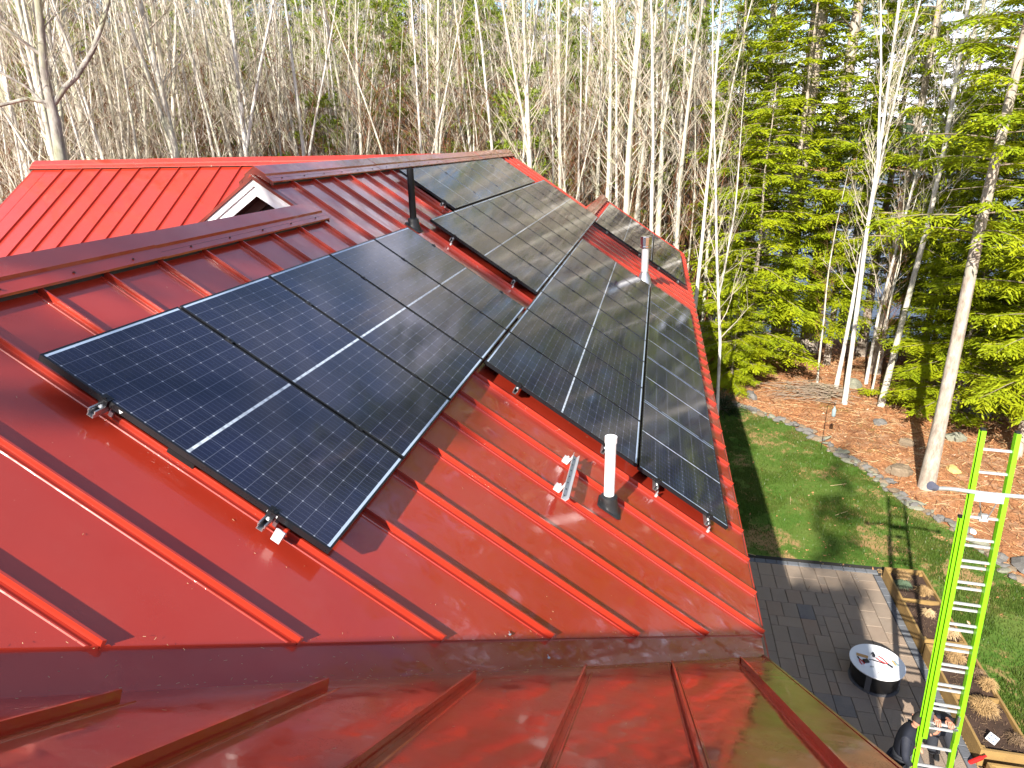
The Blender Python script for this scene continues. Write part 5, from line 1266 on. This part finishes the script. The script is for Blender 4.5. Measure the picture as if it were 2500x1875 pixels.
# green evergreens inside the bare woods
for i, (x, y, k, s) in enumerate(((31.5, 10.5, 2, .75), (30, 18, 2, .7), (34, -1.5, 2, .95), (36, 5.5, 2, .9), (40, 12, 1, .85), (44, 20, 0, 1.0), (42, 1.5, 0, .95), (30, 27, 2, .8), (50, 8, 1, 1.0), (54, 24, 0, 1.0), (36, 36, 2, .9), (46, -3, 2, 1.0), (38, 17, 2, .8), (48, 33, 1, 1.0), (60, 14, 1, 1))):
    nt((PN[k], 'pine_tree'), x, y, s, i * 2.1, 'green pine showing through the bare trunks behind the roof', 'pine', 'pines among the bare woods')
for i, (x, y, k, s) in enumerate(((33, 2.5, 2, 1.0), (35, 9.5, 0, .8), (33, 15, 2, 1.0), (38, 24, 0, .8), (27, 22.5, 2, .8), (41, 7, 0, .9))):
    nt((HM[k], 'hemlock_tree'), x, y, s, i * 1.9, 'hemlock half hidden among the bare trunks behind the roof', 'hemlock', 'hemlocks among the bare woods')

for i, (x, y, k, s) in enumerate(((29, 3.2, 3, 1.0), (32, 7, 4, 1.0), (28, 12.6, 3, .9), (34, 13.5, 4, 1.0), (31, 21.5, 3, 1.1), (36, 21, 4, 1.05), (26, 26, 3, 1.0), (40, -.5, 4, 1.1), (43, 16, 4, 1.2), (38, 28.5, 4, 1.1), (45, 26, 4, 1.2), (47, 4, 4, 1.2), (52, 18, 4, 1.3), (33.5, 32, 4, 1.0), (52, 11, 4, 1.3), (24.5, 17.5, 3, .8))):
    nt((PN[k], 'pine_tree'), x, y, s, i * 2.3, 'young bushy pine low among the bare trunks behind the roof', 'pine', 'young pines in the bare woods')
# the big forked tree at the left
def forked():
    tr = MB(); br = MB(); r = random.Random(77); th = []
    A = [(11.45, 11.2, -8.6), (11.5, 11.15, -4), (11.63, 11.09, .3), (11.70, 11.03, 1.65), (11.70, 11.03, 2.11), (11.71, 11.01, 2.75), (11.78, 10.93, 3.42), (11.84, 10.86, 4.17), (11.9, 10.8, 6), (11.7, 10.9, 8.5), (11.8, 10.7, 11)]
    Bm = [(11.70, 11.03, 1.95), (11.93, 10.77, 2.36), (12.12, 10.55, 2.61), (12.41, 10.22, 3.17), (12.66, 9.94, 3.87), (12.77, 9.81, 4.27), (12.95, 9.6, 6), (13.2, 9.5, 8.5)]
    paths = [(A, [.2, .17, .135, .125, .10, .088, .082, .076, .06, .04, .02]), (Bm, [.07, .066, .062, .058, .053, .048, .036, .015]),
             ([(11.69, 11.03, 2.02), (11.41, 11.35, 2.12), (11.04, 11.77, 1.97), (10.5, 12.3, 2.3), (9.9, 12.9, 2.9)], [.05, .045, .04, .03, .012]),
             ([(11.68, 11.04, 1.85), (11.45, 11.31, 2.35), (11.15, 11.65, 2.67), (10.6, 12.2, 3.4)], [.04, .034, .028, .012]),
             ([(11.76, 10.96, 3.0), (11.53, 11.22, 3.31), (11.3, 11.48, 3.61), (10.9, 11.9, 4.4)], [.045, .04, .034, .015]),
             ([(12.12, 10.55, 2.58), (12.11, 10.56, 3.25), (12.01, 10.67, 4.0), (11.9, 10.8, 5.2)], [.035, .03, .025, .01]),
             ([(11.83, 10.87, 4.0), (12.1, 10.6, 4.6), (12.3, 10.4, 5.8)], [.05, .04, .02])]
    root = Vector((11.45, 11.2, hgt(11.45, 11.2)))
    for k, (pts, rad) in enumerate(paths):
        pts = [Vector(p) - root for p in pts]; (tr if k < 2 else br).tube(pts, rad, 9, False)
        for q in range(22 if k < 2 else 9):
            kk = r.uniform(2.6 if k == 0 else .3, len(pts) - 1.01); i = int(kk); b = pts[i].lerp(pts[i + 1], kk - i); d = (pts[i + 1] - pts[i]).normalized() + Vector((r.gauss(0, .7), r.gauss(0, .7), r.uniform(-.1, .5))); L1 = r.uniform(.5, 1.8)
            pp = branch_path(r, b, d, L1, 4, .06, .2); r1 = r.uniform(.006, .016); br.tube(pp, [r1, r1 * .8, r1 * .6, r1 * .4, .002], 4, False)
            for w in range(5):
                j = r.randrange(1, 4); p2 = branch_path(r, pp[j], (pp[j + 1] - pp[j]).normalized() + Vector((r.gauss(0, .6), r.gauss(0, .6), r.gauss(.1, .3))), L1 * r.uniform(.25, .5), 3, .04, .2); br.tube(p2, [.004, .0035, .0025, .0015], 3, False)
    t = thing('bare_tree', 'large grey tree with a wide two-way fork at the far left', 'bare tree', root); ob('trunk', tr, 'grey_bark', t, True); ob('branches', br, 'grey_bark', t)
forked(); occupied.append((11.45, 11.2))
# bare woods
BDESC = ['straight pale', 'tall forked pale', 'thin white-barked', 'forked white-barked', 'twice-forked pale', 'thick pale', 'slender reddish-twigged', 'slim forked white', 'short reddish-twigged']
LAB = {}
def zone(a):
    d = math.degrees(a); return 'behind the left wing' if d > 24 else ('behind the main ridge' if d > 12 else 'beyond the far roof end')
r7 = random.Random(41); cnt = 0; tries = 0
while cnt < 285 and tries < 20000:
    tries += 1
    az = math.radians(r7.uniform(-9, 50)); u = r7.random(); dist = 21 + 42 * u ** 1.3
    if az < math.radians(3) : dist = max(dist, 27)
    if az < math.radians(-3) and r7.random() < .35: continue
    x, y = CAM.x + math.cos(az) * dist, CAM.y + math.sin(az) * dist
    if x < 24 and y < 12.5 and x > 6: continue
    if -8 < x < 22.6 and y < 12: continue
    z = hgt(x, y)
    if z < G - 1.15: 
        if r7.random() < .6: continue
    if math.hypot(x - 37, y - 30) < 9: continue
    if not free(x, y, .85): continue
    s = r7.uniform(.72, .98); m_ = r7.choice(BT)
    far = dist > 40
    t_ = place_tree(m_, x, y, z, r7.uniform(0, 6.28), (s * (q_ := r7.uniform(.9, 1.25)), s * q_, s), 'bare_tree', 'slender leafless tree among the ' + ('distant' if far else 'nearer') + ' bare woods behind the red roof', 'bare tree', ('distant' if far else 'nearer') + ' leafless trees behind the roof', tilt=(r7.gauss(0, .016), r7.gauss(0, .016)))
    cnt += 1
    LAB.setdefault((('far' if far else 'near'), BDESC[BT.index(m_)], zone(az)), []).append((az, t_))
# undergrowth of red-brown saplings and the far wood beyond them
def thicket(name, n, sampler, hmin, hmax, mat, label, cat, seed):
    r = random.Random(seed); mb = MB()
    for i in range(n):
        x, y = sampler(r); z = hgt(x, y) - .1; H = r.uniform(hmin, hmax); rr = H * .0032 + .004
        pp = branch_path(r, Vector((x, y, z)), Vector((r.gauss(0, .15), r.gauss(0, .15), 1)), H, 3, .05, .10); mb.tube(pp, [rr, rr * .7, rr * .45, rr * .2], 3, False)
        for w in range(6):
            kk = r.uniform(.7, 3); j = min(int(kk), 2); b = pp[j].lerp(pp[j + 1], kk - j); p2 = branch_path(r, b, Vector((r.gauss(0, 1), r.gauss(0, 1), r.uniform(.3, 1.4))), H * r.uniform(.12, .35), 2, .05, .15); mb.tube(p2, [rr * .4, rr * .3, rr * .12], 3, False)
    return tag(ob(name, mb, mat), label, cat, kind='stuff')
def samp(a0, a1, d0, d1):
    def f(r):
        az = math.radians(r.uniform(a0, a1)); d = r.uniform(d0, d1); return CAM.x + math.cos(az) * d, CAM.y + math.sin(az) * d
    return f
thicket('undergrowth', 3400, samp(-6, 51, 32, 64), 6, 14, 'red_twig', 'reddish brown tangle of saplings under the bare woods', 'undergrowth', 3)
thicket('far_wood', 4200, samp(-6, 54, 62, 105), 14, 23, 'far_twig', 'far-off mass of leafless trees behind the bare woods', 'distant wood', 4)
thicket('far_wood', 2600, samp(-30, 54, 105, 130), 10, 17, 'red_twig', 'brown leafless wood reaching the horizon beyond the bare trees', 'distant wood', 5) if False else None
def far_evergreens(n, sampler, seed, label):
    r = np.random.default_rng(seed); rr = random.Random(seed); V = []
    for i in range(n):
        x, y = sampler(rr); z = hgt(x, y); H = rr.uniform(9, 19); wd = rr.uniform(1.6, 3.0); m_ = 330
        f = r.uniform(.12, 1, m_) ; rad = wd * (1.05 - f) ** .7 * (.35 + .65 * r.random(m_) ** .5); a = r.uniform(0, 6.283, m_)
        tier = np.round(f * H / 1.1) * 1.1 + r.normal(0, .22, m_)
        c = np.stack([x + np.cos(a) * rad, y + np.sin(a) * rad, z + tier], 1); s_ = r.uniform(.22, .55, m_)[:, None]
        d = np.stack([np.cos(a + r.normal(0, .5, m_)), np.sin(a + r.normal(0, .5, m_)), r.normal(-.15, .25, m_)], 1); e = np.cross(d, r.normal(0, .5, (m_, 3)) + [0, 0, 1]); e /= np.linalg.norm(e, axis=1)[:, None]
        V.append(np.stack([c - d * s_ * .7, c + e * s_ * .3, c + d * s_, c - e * s_ * .3], 1).reshape(-1, 3))
    v = np.concatenate(V); k = len(v) // 4
    m = bpy.data.meshes.new('far_evergreens'); m.vertices.add(len(v)); m.vertices.foreach_set('co', v.ravel()); m.loops.add(len(v)); m.loops.foreach_set('vertex_index', np.arange(len(v), dtype=np.int32))
    m.polygons.add(k); m.polygons.foreach_set('loop_start', np.arange(0, len(v), 4, dtype=np.int32)); m.polygons.foreach_set('loop_total', np.full(k, 4, dtype=np.int32)); m.materials.append(M['pine_leaf']); m.update(); m.validate()
    tag(obj('far_evergreens', m), label, 'distant wood', kind='stuff')
far_evergreens(260, samp(-4, 54, 50, 100), 12, 'green evergreens massed far behind the bare woods')
# far shore trees across the lake
mb = MB(); r8 = random.Random(15)
for i in range(900):
    y = r8.uniform(-260, 160); x = 236 + r8.uniform(0, 60); z = hgt(x, y); H = r8.uniform(8, 16); w = H * .22
    for k in range(5):
        z0 = z + H * k / 5.5; ww = w * (1 - k / 5.6); a = r8.uniform(0, 3)
        mb.add([Vector((x + math.cos(a + j * 1.257) * ww * r8.uniform(.7, 1.2), y + math.sin(a + j * 1.257) * ww * r8.uniform(.7, 1.2), z0)) for j in range(5)] + [Vector((x, y, z0 + H * .33))], [(0, 1, 5), (1, 2, 5), (2, 3, 5), (3, 4, 5), (4, 0, 5)])
tag(ob('far_shore_trees', mb, 'shrub_leaf'), 'dark evergreen wood on the far shore of the lake', 'distant wood', kind='stuff')
# dark low shrub in the lawn corner by the eave
def shrub(x, y, s, label, seed):
    r = random.Random(seed); lf = MB(); br = MB()
    for k in range(70):
        a = r.uniform(0, 6.28); e = r.uniform(.1, 1.2); d = Vector((math.cos(a) * math.cos(e), math.sin(a) * math.cos(e), math.sin(e))); pp = branch_path(r, Vector((0, 0, .05)), d, s * r.uniform(.6, 1.1), 3, -.08, .1); br.tube(pp, [.008, .006, .004, .002], 3, False)
        for c in range(7):
            kk = r.uniform(.8, 2.99); j = int(kk); needle_spray(lf, r, pp[j].lerp(pp[j + 1], kk - j), (pp[j + 1] - pp[j]).normalized() + Vector((r.gauss(0, .5), r.gauss(0, .5), 0)), .16, .013, .2, 6)
    t = thing('shrub', label, 'shrub', (x, y, G)); ob('foliage', lf, 'shrub_leaf', t); ob('stems', br, 'dead_wood', t)
shrub(20.9, -5.75, .75, 'dark green low hemlock shrub in the shady lawn corner', 2)
# evergreens west of the house whose shade falls on the near roof
for (mm, kd, x, y, s, lab) in ((PN[1], 'pine', -15.4, 6.4, (1.0, 1.0, .96), 'broad pine west of the house shading the near roof'), (PN[0], 'pine', -17.0, 8.6, (1.0, 1.0, 1.0), 'second pine west of the house behind the broad one'), (HM[1], 'hemlock', -14.6, 5.6, (1.25, 1.1, 1.2), 'hemlock between the two pines west of the house'), (HM[2], 'hemlock', -15.0, -.2, (.62, .62, 2.05), 'slender hemlock southwest of the house shading the lawn'), (HM[2], 'hemlock', -15.0, -1.9, (1.0, 1.0, 1.25), 'small hemlock southwest of the house shading the patio')):
    nt((mm, kd + '_tree'), x, y, s, 1.0, lab, kd)

# every tree gets the label that singles it out: its look, its zone, its place in the row
for (nf, ds, zn), L__ in LAB.items():
    L__.sort(key=lambda q: -q[0]); n_ = len(L__)
    for i, (a_, t_) in enumerate(L__):
        t_['label'] = (f'the only {nf} {ds} bare tree {zn}' if n_ == 1 else f'{ORD[i]} from left of the {nf} {ds} bare trees {zn}') if i < 20 else t_['label']
for gname, ds in (('pines among the bare woods', 'tall green pines among the bare trunks behind the roof'), ('young pines in the bare woods', 'young bushy pines low among the bare trunks'), ('hemlocks among the bare woods', 'hemlocks half hidden among the bare trunks behind the roof'), ('pines right of the picture', 'tall pines on the shore right of the lawn'), ('hemlocks right of the picture', 'hemlocks on the slope right of the lawn')):
    m_ = [o for o in bpy.data.objects if o.get('group') == gname and o.get('category')]
    m_.sort(key=lambda o: -math.atan2(o.location.y - CAM.y, o.location.x - CAM.x))
    for i, o in enumerate(m_): o['label'] = f'{ORD[i]} from left of the {ds}'
